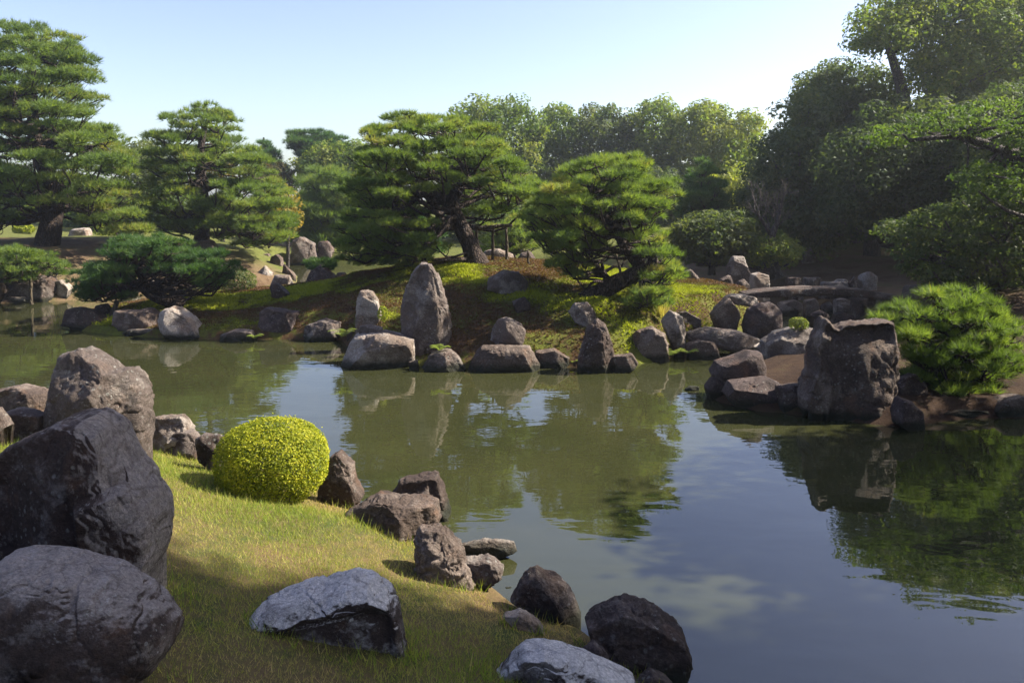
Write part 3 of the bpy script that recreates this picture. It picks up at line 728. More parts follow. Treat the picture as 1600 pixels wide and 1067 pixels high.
BRID = [
 (((1129,466),(1140,460),(1159,459),(1181,465),(1186,474),(1169,479),(1141,474)), 'rock_pale', 'flat slab carrying the left end of the bridge', dict(sub=5, Y=17.9, name='stone_slab', cat='stone slab', sink=0, rough=.6)),
 (((1172,458),(1173,428),(1185,425),(1200,430),(1202,458)), 'rock_pale', 'pale upright block behind the left end of the bridge', dict(sub=5, Y=22)),
 (((1135,452),(1138,415),(1145,401),(1163,400),(1172,430),(1172,452)), 'rock_grey', 'tall lichen-grey standing stone behind the bridge', dict(sub=5, Y=23, name='standing_stone', cat='standing stone')),
 (((1067,443),(1072,424),(1080,421),(1090,434),(1110,443),(1112,464),(1070,464)), 'rock_grey', 'humped grey rock right of the leaning island pine', dict(sub=5, Y=22.5)),
 (((1086,466),(1092,448),(1105,444),(1113,456),(1112,467)), 'rock_grey', 'round stone before the humped grey rock', dict(sub=4, Y=21.5)),
 (((1055,466),(1062,456),(1082,454),(1090,466)), 'rock_dark', 'low dark stone at the foot of the humped grey rock', dict(sub=4, Y=21.3)),
 (((1118,455),(1126,437),(1140,430),(1150,455)), 'rock_dark', 'dark stone leaning on the tall lichen-grey standing stone', dict(sub=4, Y=22.4)),
 (((1150,458),(1153,440),(1162,436),(1171,446),(1170,460)), 'rock_dark', 'jagged dark stone before the tall lichen-grey stone', dict(sub=4, Y=21.8)),
 (((1124,464),(1132,452),(1150,448),(1152,463)), 'rock_grey', 'slanting grey stone behind the slab end of the bridge', dict(sub=4, Y=21)),
 (((1228,456),(1231,434),(1250,433),(1256,456)), 'rock_dark', 'dark squared stone behind the middle left of the bridge', dict(sub=4, Y=22.5)),
 (((1254,450),(1256,434),(1282,433),(1284,450)), 'rock_grey', 'grey squared stone behind the middle of the bridge', dict(sub=4, Y=23)),
 (((1280,454),(1284,441),(1322,440),(1328,454)), 'rock_grey', 'flat wide stone behind the middle of the bridge', dict(sub=4, Y=22.6)),
 (((1303,444),(1308,436),(1322,436),(1326,444)), 'rock_pale', 'small pale stone on the flat wide stone', dict(sub=4, Y=23.4)),
 (((1326,455),(1330,434),(1337,431),(1342,455)), 'rock_dark', 'thin dark upright stone behind the bridge', dict(sub=4, Y=22.6)),
 (((1342,452),(1346,428),(1358,424),(1370,432),(1368,452)), 'rock_pale', 'pale blocky rock behind the right of the bridge', dict(sub=5, Y=23)),
 (((1413,468),(1418,447),(1438,445),(1448,456),(1446,468)), 'rock_grey', 'grey rock at the right end of the bridge', dict(sub=5, Y=19)),
 (((1253,411),(1257,392),(1264,386),(1274,400),(1273,413)), 'rock_grey', 'lone dark stone on the dry slope behind the bare tree', dict(sub=4)),
 (((1212,493),(1216,472),(1240,468),(1252,474),(1255,493)), 'rock_grey', 'wide grey slab of the stone wall under the bridge, leftmost', dict(sub=4, Y=22.3, block=.45, depth=.5)),
 (((1257,493),(1258,470),(1272,466),(1278,472),(1281,493)), 'rock_pale', 'pale narrow slab of the stone wall under the bridge', dict(sub=4, Y=21.5, block=.35)),
 (((1283,494),(1284,476),(1296,471),(1301,478),(1303,494)), 'rock_grey', 'grey middle slab of the stone wall under the bridge', dict(sub=4, Y=22.6, block=.45)),
 (((1305,494),(1305,468),(1318,466),(1327,470),(1330,494)), 'rock_pale', 'pale right slab of the stone wall under the bridge', dict(sub=4, Y=21.5, block=.35)),
 (((1332,505),(1333,463),(1372,463),(1380,505)), 'rock_dark', 'dark rock under the right half of the bridge', dict(sub=4, Y=20.5)),
 (((1372,510),(1374,464),(1412,464),(1418,512)), 'rock_dark', 'dark abutment rock under the right end of the bridge', dict(sub=4, Y=19.5)),
 (((1268,503),(1272,490),(1285,485),(1296,492),(1296,504)), 'rock_purple', 'dark stone in the water under the bridge, left of two', dict(sub=4, Y=19.5)),
 (((1299,508),(1303,492),(1316,487),(1334,494),(1334,508)), 'rock_purple', 'brown stone in the water under the bridge, right of two', dict(sub=4, Y=18.5)),
]
BACK = [
 (((477,447),(485,424),(501,413),(529,436),(524,445),(481,448)), 'rock_dark', 'dark pointed rock behind the left crest of the island', dict(sub=5, Y=25.5)),
 (((523,440),(527,426),(538,425),(545,438)), 'rock_grey', 'small stone right of the dark pointed rock behind the crest', dict(sub=4, Y=26)),
 (((454,416),(460,374),(473,369),(492,381),(497,402),(497,416)), 'rock_grey', 'big square rock in the wall across the far channel', dict(sub=5, block=.45)),
 (((495,416),(497,378),(512,376),(522,390),(522,416)), 'rock_dark', 'dark rock right of the big square rock across the far channel', dict(sub=4, Y=39.5)),
 (((436,396),(437,380),(456,379),(456,396)), 'rock_grey', 'upper block of the low wall left of the big square far rock', dict(sub=4, Y=40.6, block=.35, sink=.1)),
 (((434,415),(436,397),(456,396),(457,415)), 'rock_grey', 'lower block of the low wall left of the big square far rock', dict(sub=4, Y=40.2, block=.35)),
 (((404,412),(408,397),(420,396),(424,414)), 'rock_brown', 'small reddish rock on top of the sunlit point', dict(sub=4, Y=34)),
 (((420,425),(423,401),(433,397),(441,402),(443,427)), 'rock_brown', 'upright dark brown rock at the end of the sunlit point', dict(sub=4, Y=33)),
 (((400,452),(402,425),(414,415),(426,427),(423,452)), 'rock_pale', 'creased pale pink rock at the water of the sunlit point', dict(sub=5, Y=29.8)),
 (((423,447),(428,429),(453,430),(458,447)), 'rock_pale', 'wide pale rock at the tip of the sunlit point', dict(sub=5)),
 (((441,427),(443,412),(462,433),(461,447),(450,445)), 'rock_brown', 'slanting stone behind the wide pale rock of the sunlit point', dict(sub=4, Y=31)),
 (((4,472),(8,440),(30,430),(75,432),(90,445),(88,471)), 'rock_dark', 'big black rock face at the water behind the far left pole', dict(sub=5)),
 (((-25,474),(-20,446),(5,444),(8,474)), 'rock_brown', 'brown rock cut by the left edge on the far shore', dict(sub=4)),
 (((0,475),(8,464),(40,463),(46,474)), 'rock_pale', 'low sunlit stone at the water before the big black rock face', dict(sub=4, depth=.5)),
 (((84,470),(88,440),(100,437),(110,447),(108,470)), 'rock_pale', 'pale rock right of the big black rock face', dict(sub=4)),
 (((180,460),(186,437),(208,434),(218,446),(216,461)), 'rock_pale', 'sunlit rock seen through the low leaning pine', dict(sub=4)),
 (((222,458),(228,438),(240,436),(256,446),(254,459)), 'rock_pale', 'second sunlit rock behind the trunk of the low leaning pine', dict(sub=4)),
 (((108,376),(112,358),(136,356),(141,375)), 'rock_pale', 'pinkish rock on the lawn right of the biggest pine trunk', dict(sub=4, Y=37)),
 (((300,394),(305,377),(330,374),(342,392)), 'rock_brown', 'brown rock among the pine boughs above the dry mound', dict(sub=4, Y=30.5)),
 (((745,412),(757,392),(780,388),(802,398),(804,412)), 'rock_pale', 'pale rock behind the mound under the big pine props', dict(sub=4, Y=27)),
 (((803,416),(815,395),(828,393),(845,416)), 'rock_dark', 'dark triangular rock behind the mound right of the big pine props', dict(sub=4, Y=26)),
]
for lst, grp in ((NEAR, G1), (ISL, G2), (RIGHT, G3), (BRID, G5), (BACK, G4)):
    for i, (poly, mt, lab, kw) in enumerate(lst):
        kw.setdefault('seed', 100 + i * 7 + len(lst))
        if grp == G1:
            kw.setdefault('yo', 0.35)
            kw.setdefault('facets', 13)
        if grp in (G4, G5):
            kw['sub'] = min(kw['sub'], 5 if kw['sub'] > 4 else 4)
        rock(poly, mt, lab, group=grp, **kw)

# ---- the arched slab bridge
def bridge():
    Y = 18.4
    top = [(1166,460),(1194,456),(1222,453),(1256,451.5),(1291,451),(1325,452),(1360,455),(1394,461),(1420,467)]
    bot = [(1166,463),(1194,464.5),(1222,464),(1256,463),(1291,462.5),(1325,463.5),(1360,466),(1394,470),(1420,473)]
    n, rows = 90, 10
    T = catmull([at(*p, Y) for p in top], n); B = catmull([at(*p, Y) for p in bot], n)
    prof = [(0, 1), (0, .75), (0, .4), (.0, .08), (.06, 0), (.5, -.02), (.94, 0), (1, .08), (1, .4), (1, .75), (1, 1), (.94, 1.08), (.5, 1.1), (.06, 1.08)]
    V = []
    for k in range(n):
        for u, v in prof:
            p = B[k] * (1 - v) + T[k] * v
            V.append((p[0], p[1] + u * .55, p[2]))
    V = np.array(V)
    m = len(prof)
    V += np.stack([fbm(V * 2.5, 3, 5), fbm(V * 2.5 + 9, 3, 6) * 1.2, fbm(V * np.array((1.2, 2, 6)) + 4, 4, 7)], 1) * 0.05
    i = np.arange(n - 1)[:, None] * m; j = np.arange(m)[None]
    q = np.stack([i + j, i + m + j, i + m + (j + 1) % m, i + (j + 1) % m], -1).reshape(-1, 4)
    c = np.array(at(1290, 465, Y))
    ends = [np.array([list(range(m))]), np.array([[(n - 1) * m + a for a in range(m - 1, -1, -1)]])]
    o = mesh_np('stone_bridge', V - c, [q, ends[0], ends[1]], M['rock_dark'], smooth=True)
    o.location = tuple(c)
    tag(o, 'long dark slightly arched stone slab bridge over the channel', 'bridge')
bridge()

# ================================================================ TREES
def fill(polys, Y, thick, r_rng, flat, tries, seed, holes=(), space=0.62, front=0.5, vs=1.0):
    """clump centres spread through the body of a tree whose outline is given in the picture's columns and rows"""
    rng = np.random.default_rng(seed)
    out = []
    if not isinstance(polys[0][0], (tuple, list)):
        polys = [polys]
    for poly in polys:
        P = np.asarray(poly, float)
        lo, hi = P.min(0), P.max(0)
        g = rng.uniform(lo, hi, (400, 2))
        ins = inside(P, g[:, 0], g[:, 1])
        dmax = edge_dist(P, g[:, 0], g[:, 1])[ins].max()
        C = rng.uniform(lo, hi, (tries, 2))
        rs = rng.uniform(r_rng[0], r_rng[1], tries)
        rs = np.where(np.arange(tries) > tries * .6, rs * 0.68, rs)
        rp = rs * F / Y
        ok = np.ones(tries, bool)
        for dx, dy in ((0, 0), (.68, 0), (-.68, 0), (0, -.8 * flat), (0, .5 * flat), (.45, -.5 * flat), (-.45, -.5 * flat)):
            k_ = np.where(np.arange(tries) > tries * .6, .45, 1.0)
            ok &= inside(P, C[:, 0] + dx * rp * k_, C[:, 1] + dy * rp * k_)
        C, rs = C[ok], rs[ok]
        ed = edge_dist(P, C[:, 0], C[:, 1]) / dmax
        t = thick * np.sqrt(np.clip(1 - (1 - np.clip(ed, 0, 1)) ** 2, 0.02, 1))
        s = np.where(rng.random(len(C)) < front + .1, -1, 1) * np.sqrt(rng.random(len(C)))
        dy = s * t
        for k in range(len(C)):
            if dy[k] < thick * .25 and any(math.hypot((C[k, 0] - hx), (C[k, 1] - hy)) < hr + rs[k] * F / Y * .55 for hx, hy, hr in holes):
                continue
            p = at(C[k, 0], C[k, 1], Y + dy[k])
            if out:
                q = np.array([o[0] for o in out]); qr = np.array([o[1] for o in out])
                dd = ((q[:, 0] - p[0]) ** 2 + (q[:, 1] - p[1]) ** 2) / (qr + rs[k]) ** 2 + ((q[:, 2] - p[2]) / (flat * vs * (qr + rs[k]))) ** 2
                if dd.min() < space ** 2:
                    continue
            out.append((p, rs[k]))
    return out

def needles(clumps, Y, flat, seed, per=13, L=0.14, dens=1.0, tone=0.0):
    rng = np.random.default_rng(seed)
    P, N, C = [], [], []
    for c, r in clumps:
        lob = max(3, int(7 * (r / 0.7) ** 1.2))
        a = rng.uniform(0, 2 * math.pi, lob); q = np.sqrt(rng.random(lob)) * 0.72
        lc = np.stack([np.cos(a) * q * r, np.sin(a) * q * r, (rng.random(lob) - .35) * flat * r * .6 - q * q * r * flat * .35], 1)
        lr = r * rng.uniform(0.34, 0.5, lob)
        base = rng.normal(0, .13)
        for k in range(lob):
            n = max(8, int(dens * 150 * lr[k] ** 2 * 3.6 * (20 / Y) ** .8))
            d = rng.normal(size=(n, 3)); d[:, 2] = np.abs(d[:, 2]) * rng.choice([1, 1, 1, 1, 1, 1, -.4], n)
            d /= np.linalg.norm(d, axis=1)[:, None]
            sc = rng.uniform(.82, 1.06, n)[:, None]
            P.append(c + lc[k] + d * sc * lr[k] * np.array((1, 1, max(.42, flat * 1.1))))
            nn = d * np.array((1, 1, .7)) + np.array((0, 0, .8)) + rng.normal(0, .2, (n, 3))
            N.append(nn / np.linalg.norm(nn, axis=1)[:, None])
            C.append(np.full(n, base) + rng.normal(0, .1))
    P = np.concatenate(P); N = np.concatenate(N); C = np.concatenate(C)
    n = len(P)
    d = N[:, None] + rng.normal(0, .55, (n, per, 3))
    d /= np.linalg.norm(d, axis=2)[..., None]
    L_ = L * rng.uniform(.7, 1.25, (n, per, 1)) * max(1, (Y / 22) ** .4)
    b = P[:, None] - N[:, None] * L * .25 + rng.normal(0, .012, (n, per, 3))
    s = np.cross(d, rng.normal(size=(n, per, 3)))
    s /= np.linalg.norm(s, axis=2)[..., None] + 1e-9
    hw = 0.00034 * Y
    V = np.stack([b - s * hw, b + s * hw, b + d * L_], 2).reshape(-1, 3)
    f = np.arange(len(V)).reshape(-1, 3)
    var = np.clip(0.46 + tone + np.repeat(C, per) + rng.normal(0, .13, n * per), 0, 1)
    return V, f, var

def leaves(clumps, size, seed, dens=1.0, flat=0.8, tone=0.0, shell=0.72, tri=False):
    rng = np.random.default_rng(seed)
    P, N, C = [], [], []
    for c, r in clumps:
        n = int(dens * 2.1 * 4 * math.pi * r * r / (size * size * 1.1) * .5)
        lob = 7
        lc = rng.normal(size=(lob, 3)); lc /= np.linalg.norm(lc, axis=1)[:, None]; lc *= r * .55 * np.array((1, 1, flat))
        base = rng.normal(0, .14)
        k = rng.integers(0, lob, n)
        d = rng.normal(size=(n, 3)); d[:, 2] += .25
        d /= np.linalg.norm(d, axis=1)[:, None]
        rr = r * .56 * (shell + (1.08 - shell) * rng.random(n) ** .6)[:, None]
        P.append(c + lc[k] + d * rr * np.array((1, 1, flat)))
        N.append(d * 1.1 + rng.normal(0, .38, (n, 3)) + np.array((0, 0, .3)))
        C.append(base + rng.normal(0, .07, lob)[k])
    P = np.concatenate(P); N = np.concatenate(N); C = np.concatenate(C)
    N /= np.linalg.norm(N, axis=1)[:, None]
    n = len(P)
    u = np.cross(N, rng.normal(size=(n, 3))); u /= np.linalg.norm(u, axis=1)[:, None] + 1e-9
    v = np.cross(N, u)
    a = size * rng.uniform(.6, 1.25, (n, 1)); b = a * rng.uniform(.38, .6, (n, 1))
    fold = N * a * rng.uniform(-.12, .25, (n, 1))
    if tri:
        V = np.stack([P - u * a * .5 - v * b * .45, P + v * b * .8, P + u * a * .6 - v * b * .3], 1).reshape(-1, 3)
        return V, np.arange(len(V)).reshape(-1, 3), np.clip(.45 + tone + C + rng.normal(0, .12, n), 0, 1)
    V = np.stack([P - u * a * .5, P + v * b * .5 - fold * .4, P + u * a * .5, P - v * b * .5 - fold * .4], 1).reshape(-1, 3)
    f = np.arange(len(V)).reshape(-1, 4)
    return V, f, np.clip(.45 + tone + C + rng.normal(0, .12, n), 0, 1)

def limb_to(mb, T, tr, p, r, rng, sides=6, sag=0.15, twig=3, thick=1.0):
    """a limb from the trunk (points T, radii tr) out to the clump at p"""
    h = np.hypot(T[:, 0] - p[0], T[:, 1] - p[1])
    cost = np.abs(T[:, 2] - (p[2] - .30 * h - .05)) + .35 * h
    cost[:max(1, len(T) // 6)] += 1.0
    i = int(np.argmin(cost + rng.uniform(0, .35, len(T))))
    a = T[i]
    dist = np.linalg.norm(p - a)
    r0 = min(tr[i] * .6, (0.02 + 0.022 * dist) * thick)
    m1 = a * .66 + p * .34 + np.array((0, 0, -.02 * dist)) + rng.normal(0, .06, 3) * dist
    m2 = a * .3 + p * .7 + np.array((0, 0, -sag * .5 * dist - .3 * r)) + rng.normal(0, .05, 3) * dist
    e = p + np.array((0, 0, -.12 * r))
    c = catmull([a, m1, m2, e], 8)
    mb.tube(c, np.linspace(r0, .012 + .01 * r, 8), sides - 1, .15, int(rng.integers(99)))
    for k in range(twig):
        an = rng.uniform(0, 2 * math.pi)
        q = p + np.array((math.cos(an) * r * .75, math.sin(an) * r * .75, rng.uniform(-.1, .1) * r))
        s = c[5 + k % 3]
        mid = (s + q) / 2 + np.array((0, 0, -.1 * r)) + rng.normal(0, .06, 3) * r
        mb.tube(catmull([s, mid, q], 5), np.linspace(.014 + .008 * r, .006, 5), 3, cap=False)

def trunk_path(pts, Y, n=26):
    """(column, row, depth offset, radius)"""
    P = np.array([at(p[0], p[1], Y + p[2]) for p in pts])
    c = catmull(P, n)
    rr = np.interp(np.linspace(0, 1, n), np.linspace(0, 1, len(pts)), [p[3] for p in pts])
    return c, rr

def pine(label, polys, Y, trunks, thick, r_rng=(.5, .85), flat=.34, tries=900, seed=1, holes=(), mat='pine', group='pruned pines around the pond', per=13, dens=1.0, L=.14, space=.62, tone=0.0, name='pine_tree', limbs=1.0, front=.5, vs=1.0):
    rng = np.random.default_rng(seed + 500)
    T0, r0 = trunk_path(trunks[0], Y)
    base = T0[0].copy()
    e = empty(name, base, label, 'tree', group)
    mb = MB()
    allT, allr = [], []
    for tk in trunks:
        T, tr = trunk_path(tk, Y)
        if tk is trunks[0]:
            d = T[1] - T[0]
            T = np.vstack([T[0] - d / np.linalg.norm(d) * .35, T]); tr = np.r_[tr[0] * 1.35, tr]
            tr[1] *= 1.15
        mb.tube(T, tr, 12, .22, seed)
        allT.append(T[1:]); allr.append(tr[1:])
    mb.build('trunk', M['bark'], e, base)
    cl = fill(polys, Y, thick, r_rng, flat, tries, seed, holes, space, front, vs)
    TT = np.concatenate(allT); RR = np.concatenate(allr)
    mb = MB()
    for p, r in cl:
        limb_to(mb, TT, RR, p, r, rng, twig=3 if Y < 26 else 2, thick=limbs)
    if mb.n:
        tag(mb.build('branches', M['bark'], e, base), kind='stuff')
    V, f, var = needles(cl, Y, flat, seed + 1, per, L, dens, tone)
    tag(mesh_np('crown', V - base, f, M[mat], e, var), kind='stuff')
    return e, cl

def broadleaf(label, polys, Y, thick, r_rng=(.9, 1.5), tries=500, seed=1, mat='leaf', group=None, size=None, dens=1.0, trunk=None, flat=.8, holes=(), space=.6, tone=0.0, name='broadleaf_tree', bark='bark_grey', limbs=True, cat='tree', shell=.72, fx=4):
    rng = np.random.default_rng(seed + 900)
    pp = np.concatenate([np.asarray(p, float) for p in (polys if isinstance(polys[0][0], (tuple, list)) else [polys])])
    cx = pp[:, 0].mean()
    if trunk is None:
        p0 = at(cx, 0, Y)
        z0 = float(height(np.array([p0[0]]), np.array([Y]))[0])
        b = np.array((p0[0], Y, z0))
        tp = at(cx + rng.uniform(-12, 12), pp[:, 1].min() * .75 + pp[:, 1].max() * .25, Y)
        mid = b * .5 + tp * .5 + rng.normal(0, .15, 3)
        h = tp[2] - z0
        T = catmull([b - np.array((0, 0, .3)), b, mid, tp], 16)
        tr = np.linspace(.018 * h + .07, .03, 16)
    else:
        tk = trunk if isinstance(trunk[0][0], (tuple, list)) else [trunk]
        pr = [trunk_path(t_, Y, 18) for t_ in tk]
        T = np.concatenate([a_[0] for a_ in pr]); tr = np.concatenate([a_[1] for a_ in pr])
        b = T[0].copy()
    e = empty(name, b, label, cat, group)
    mb = MB()
    for t_, r_ in ([(T, tr)] if trunk is None else pr):
        mb.tube(t_, r_, 9, .15, seed)
    mb.build('trunk', M[bark], e, b)
    cl = fill(polys, Y, thick, r_rng, flat, tries * fx, seed, holes, space * (.72 if fx > 1 else 1))
    if limbs:
        mb = MB()
        for p, r in cl:
            if rng.random() < (.3 if limbs is True else limbs):
                limb_to(mb, T, tr, p, r, rng, sides=5, sag=0, twig=1, thick=.9)
        if mb.n:
            tag(mb.build('branches', M[bark], e, b), kind='stuff')
    V, f, var = leaves(cl, size or max(.08, .0048 * Y), seed + 2, dens, flat, tone, shell, Y > 23 or size == .22)
    tag(mesh_np('crown', V - b, f, M[mat], e, var), kind='stuff')
    return e, cl

# ---- the pruned pines
pine('wide umbrella-shaped pine with dark twisted trunk on the island mound',
     [((522,395),(530,335),(546,285),(550,225),(570,192),(620,176),(665,175),(720,180),(768,200),(802,228),(834,262),(852,290),(840,314),(800,330),(760,338),(700,330),(690,352),(694,395),(650,415),(585,415),(540,412))],
     21.8, [[(742,405,0,.29),(733,380,0,.24),(718,350,0,.21),(706,322,0,.20),(713,302,.1,.18),(722,285,.2,.14),(728,255,.4,.10),(700,215,.5,.05)],
            [(716,345,.05,.17),(700,322,.4,.14),(690,312,.6,.12),(655,290,.8,.10),(615,260,.5,.07),(590,230,.4,.04)],
            [(694,362,.9,.13),(688,340,.9,.12),(679,322,.9,.11),(660,305,.9,.08),(630,330,.6,.05)],
            [(722,288,.2,.12),(750,290,-.3,.09),(785,300,-.6,.07),(815,290,-.6,.04)]],
     2.7, (.42, .85), .28, 2600, 3, vs=1.55, holes=((716,318,17),(690,325,13),(720,360,22),(762,318,10),(650,305,9),(745,300,7)), dens=.85, L=.15, space=.70, tone=.08)
pine('leaning pine with tiered pads at the right of the island',
     [((812,330),(835,300),(860,285),(880,262),(930,240),(985,240),(1018,255),(1016,275),(1058,285),(1062,310),(1030,330),(1042,350),(1040,375),(1065,405),(1072,440),(1010,455),(985,425),(960,400),(930,395),(905,440),(860,428),(850,390),(825,360)),
      ((978,468),(995,448),(1020,444),(1045,452),(1046,475),(1020,480),(990,482))],
     18.2, [[(932,462,0,.23),(955,446,-.1,.21),(985,432,-.1,.19),(1000,420,-.1,.17),(992,405,0,.15),(975,382,0,.13),(962,360,.1,.12),(948,338,.2,.10),(940,310,.2,.08),(945,265,.2,.04)],
            [(985,432,-.1,.12),(1008,425,-.2,.10),(1020,400,-.3,.07),(1030,380,-.3,.04)],
            [(955,448,-.1,.09),(945,430,.1,.08),(932,415,.2,.05),(905,405,.2,.03)],
            [(1000,425,-.1,.08),(1003,445,-.3,.07),(1012,462,-.5,.04)]],
     2.0, (.32, .65), .30, 2400, 7, vs=1.5, holes=((960,355,13),(982,398,17),(950,440,34),(1002,420,12)), dens=.95, L=.15, space=.70, tone=.08)
pine('low dark pine leaning over the left tip of the island',
     [((105,455),(125,432),(112,425),(165,405),(150,390),(180,372),(230,362),(285,375),(300,388),(345,392),(370,410),(362,438),(330,455),(290,440),(240,425),(222,440),(220,466),(170,470),(120,468))],
     20.9, [[(266,472,0,.17),(245,464,-.1,.15),(226,452,-.1,.13),(223,436,-.1,.11),(215,418,-.1,.10),(207,398,0,.09),(222,392,0,.06),(250,380,.1,.04)],
            [(207,398,0,.07),(190,408,-.1,.05),(165,420,-.2,.03)],
            [(226,452,-.1,.09),(205,452,-.3,.07),(175,455,-.4,.04)]],
     1.5, (.34, .65), .30, 1600, 12, vs=1.3, mat='pine_dark', holes=((216,420,11),(224,443,9),(240,455,10)), tone=.12)
pine('tallest pine with thick trunk at the left edge of the picture',
     [((-60,60),(0,33),(60,42),(118,60),(142,95),(146,125),(162,150),(167,180),(192,200),(207,240),(218,290),(232,330),(232,370),(190,375),(150,352),(100,348),(60,350),(0,366),(-60,366),(-80,200))],
     29.0, [[(72,392,0,.46),(78,360,0,.40),(84,325,0,.36),(80,290,.1,.31),(60,235,.2,.26),(52,190,.2,.22),(50,140,.2,.15),(48,80,.2,.08),(46,50,.2,.04)],
            [(60,235,.2,.16),(90,220,-.3,.13),(125,232,-.6,.08),(160,225,-.8,.04)],
            [(56,215,.1,.15),(30,195,-.3,.12),(0,185,-.5,.08),(-40,180,-.5,.04)],
            [(82,320,0,.16),(110,325,-.5,.12),(150,335,-.8,.07)], [(84,335,0,.13),(50,345,-.5,.10),(10,350,-.8,.06)]],
     3.3, (.6, 1.15), .23, 2600, 23, vs=1.6, holes=((72,360,20),(60,215,8),(95,340,10),(45,165,6)), dens=.42, per=10, L=.19, space=.8, tone=.08)
pine('second tall pine behind the sunlit point, right of the tallest one',
     [((222,215),(262,200),(263,180),(300,163),(345,166),(372,190),(377,225),(402,235),(422,265),(447,290),(464,330),(452,377),(400,392),(330,372),(285,368),(240,362),(218,322),(235,290),(222,250))],
     31.5, [[(305,402,0,.32),(316,370,0,.28),(318,330,0,.25),(315,290,0,.22),(312,255,0,.17),(316,220,.1,.12),(325,185,.1,.05)],
            [(312,260,0,.14),(285,240,-.2,.10),(255,222,-.4,.05),(235,212,-.4,.03)],
            [(317,345,0,.13),(350,355,-.6,.10),(400,375,-.9,.06)], [(316,300,0,.12),(350,285,-.3,.09),(400,280,-.4,.05)]],
     2.9, (.5, 1.05), .25, 2400, 31, vs=1.6, holes=((315,285,11),(300,225,8),(335,215,7),(350,270,6)), dens=.58, per=10, L=.19, space=.76, tone=.08)
pine('low pine bough over the water at the left edge, held up by a pole',
     [((-90,405),(-30,386),(30,384),(82,395),(108,415),(102,437),(62,430),(42,442),(0,442),(-90,445))],
     24.2, [[(-110,470,1.0,.2),(-100,445,.8,.17),(-70,428,.4,.14),(-20,422,.1,.10),(40,422,0,.06),(75,418,0,.03)]],
     1.3, (.35, .62), .36, 800, 41, dens=.9, per=12)
pine('dense rounded pine at the right edge in front of the dark trees',
     [((1350,498),(1385,480),(1430,462),(1463,444),(1500,448),(1552,465),(1592,500),(1600,540),(1596,590),(1584,640),(1540,642),(1500,655),(1460,648),(1436,612),(1410,590),(1400,540),(1396,500))],
     13.2, [[(1515,655,.2,.16),(1505,620,.2,.14),(1515,580,.2,.12),(1495,540,.2,.10),(1500,500,.2,.07),(1490,465,.2,.03)],
            [(1512,590,.2,.09),(1470,560,0,.07),(1430,520,-.1,.05),(1390,500,-.1,.03)]],
     1.15, (.24, .46), .36, 2600, 52, vs=1.35, dens=.9, L=.16, mat='pine', space=.70, per=14, front=.65, tone=-.08)
pine('narrow tiered blue-green pine between the island pine and the dark wood',
     [((1055,345),(1062,310),(1075,275),(1090,248),(1110,246),(1128,275),(1140,300),(1142,335),(1110,345))],
     30.0, [[(1098,400,0,.2),(1098,350,0,.14),(1096,300,0,.1),(1100,255,0,.04)]], 1.6, (.4, .7), .32, 700, 61, mat='pine_dark', dens=.8, per=10, L=.16, tone=.25)
pine('layered green pine beyond the far channel',
     [((470,400),(458,350),(465,300),(480,265),(520,262),(560,280),(575,330),(560,385),(520,398))],
     44.0, [[(510,400,0,.3),(512,340,0,.22),(508,280,0,.1)]], 3.0, (.8, 1.3), .34, 700, 64, dens=.26, per=9, L=.28, tone=-.05)
pine('thin-topped tall pine on the skyline left of the umbrella pine',
     [((443,226),(452,207),(480,202),(505,205),(540,216),(556,238),(545,268),(500,280),(462,272),(468,244))],
     56.0, [[(490,390,0,.3),(488,300,0,.22),(486,250,0,.14),(480,215,0,.06)]], 1.6, (.4, .85), .30, 900, 66, vs=1.3, dens=.6, per=8, L=.24, mat='pine_dark')
pine('thin conifer top on the skyline beside the second tall pine',
     [((396,285),(402,250),(408,225),(412,207),(420,225),(440,250),(458,285))],
     58.0, [[(420,390,0,.3),(420,300,0,.2),(412,215,0,.05)]], 1.8, (.6, 1.0), .34, 500, 67, dens=.7, per=8, L=.24, mat='pine_dark')
pine('small low pine bush at the foot of the umbrella pine beside the far channel',
     [((476,420),(480,408),(500,402),(522,405),(520,420),(495,424))],
     26.5, [[(508,432,0,.06),(505,420,0,.05),(500,410,0,.03)]], .8, (.28, .42), .45, 400, 68, mat='pine_dark', dens=.9, tone=.1)
pine('dark pine mass low behind the umbrella pine',
     [((560,400),(555,345),(590,330),(640,330),(690,345),(695,395),(640,410))],
     26.5, [[(640,412,0,.2),(640,370,0,.15),(630,345,0,.08)]], 1.8, (.5, .8), .4, 500, 69, mat='pine_dark', dens=.85, per=11)
pine('soft green pine seen under the umbrella pine beyond the props',
     [((745,395),(755,350),(800,335),(845,345),(850,385),(800,398))],
     30, [[(800,405,0,.15),(800,375,0,.12),(800,350,0,.06)]], 1.6, (.5, .8), .4, 400, 70, dens=.8, per=10, tone=.1)

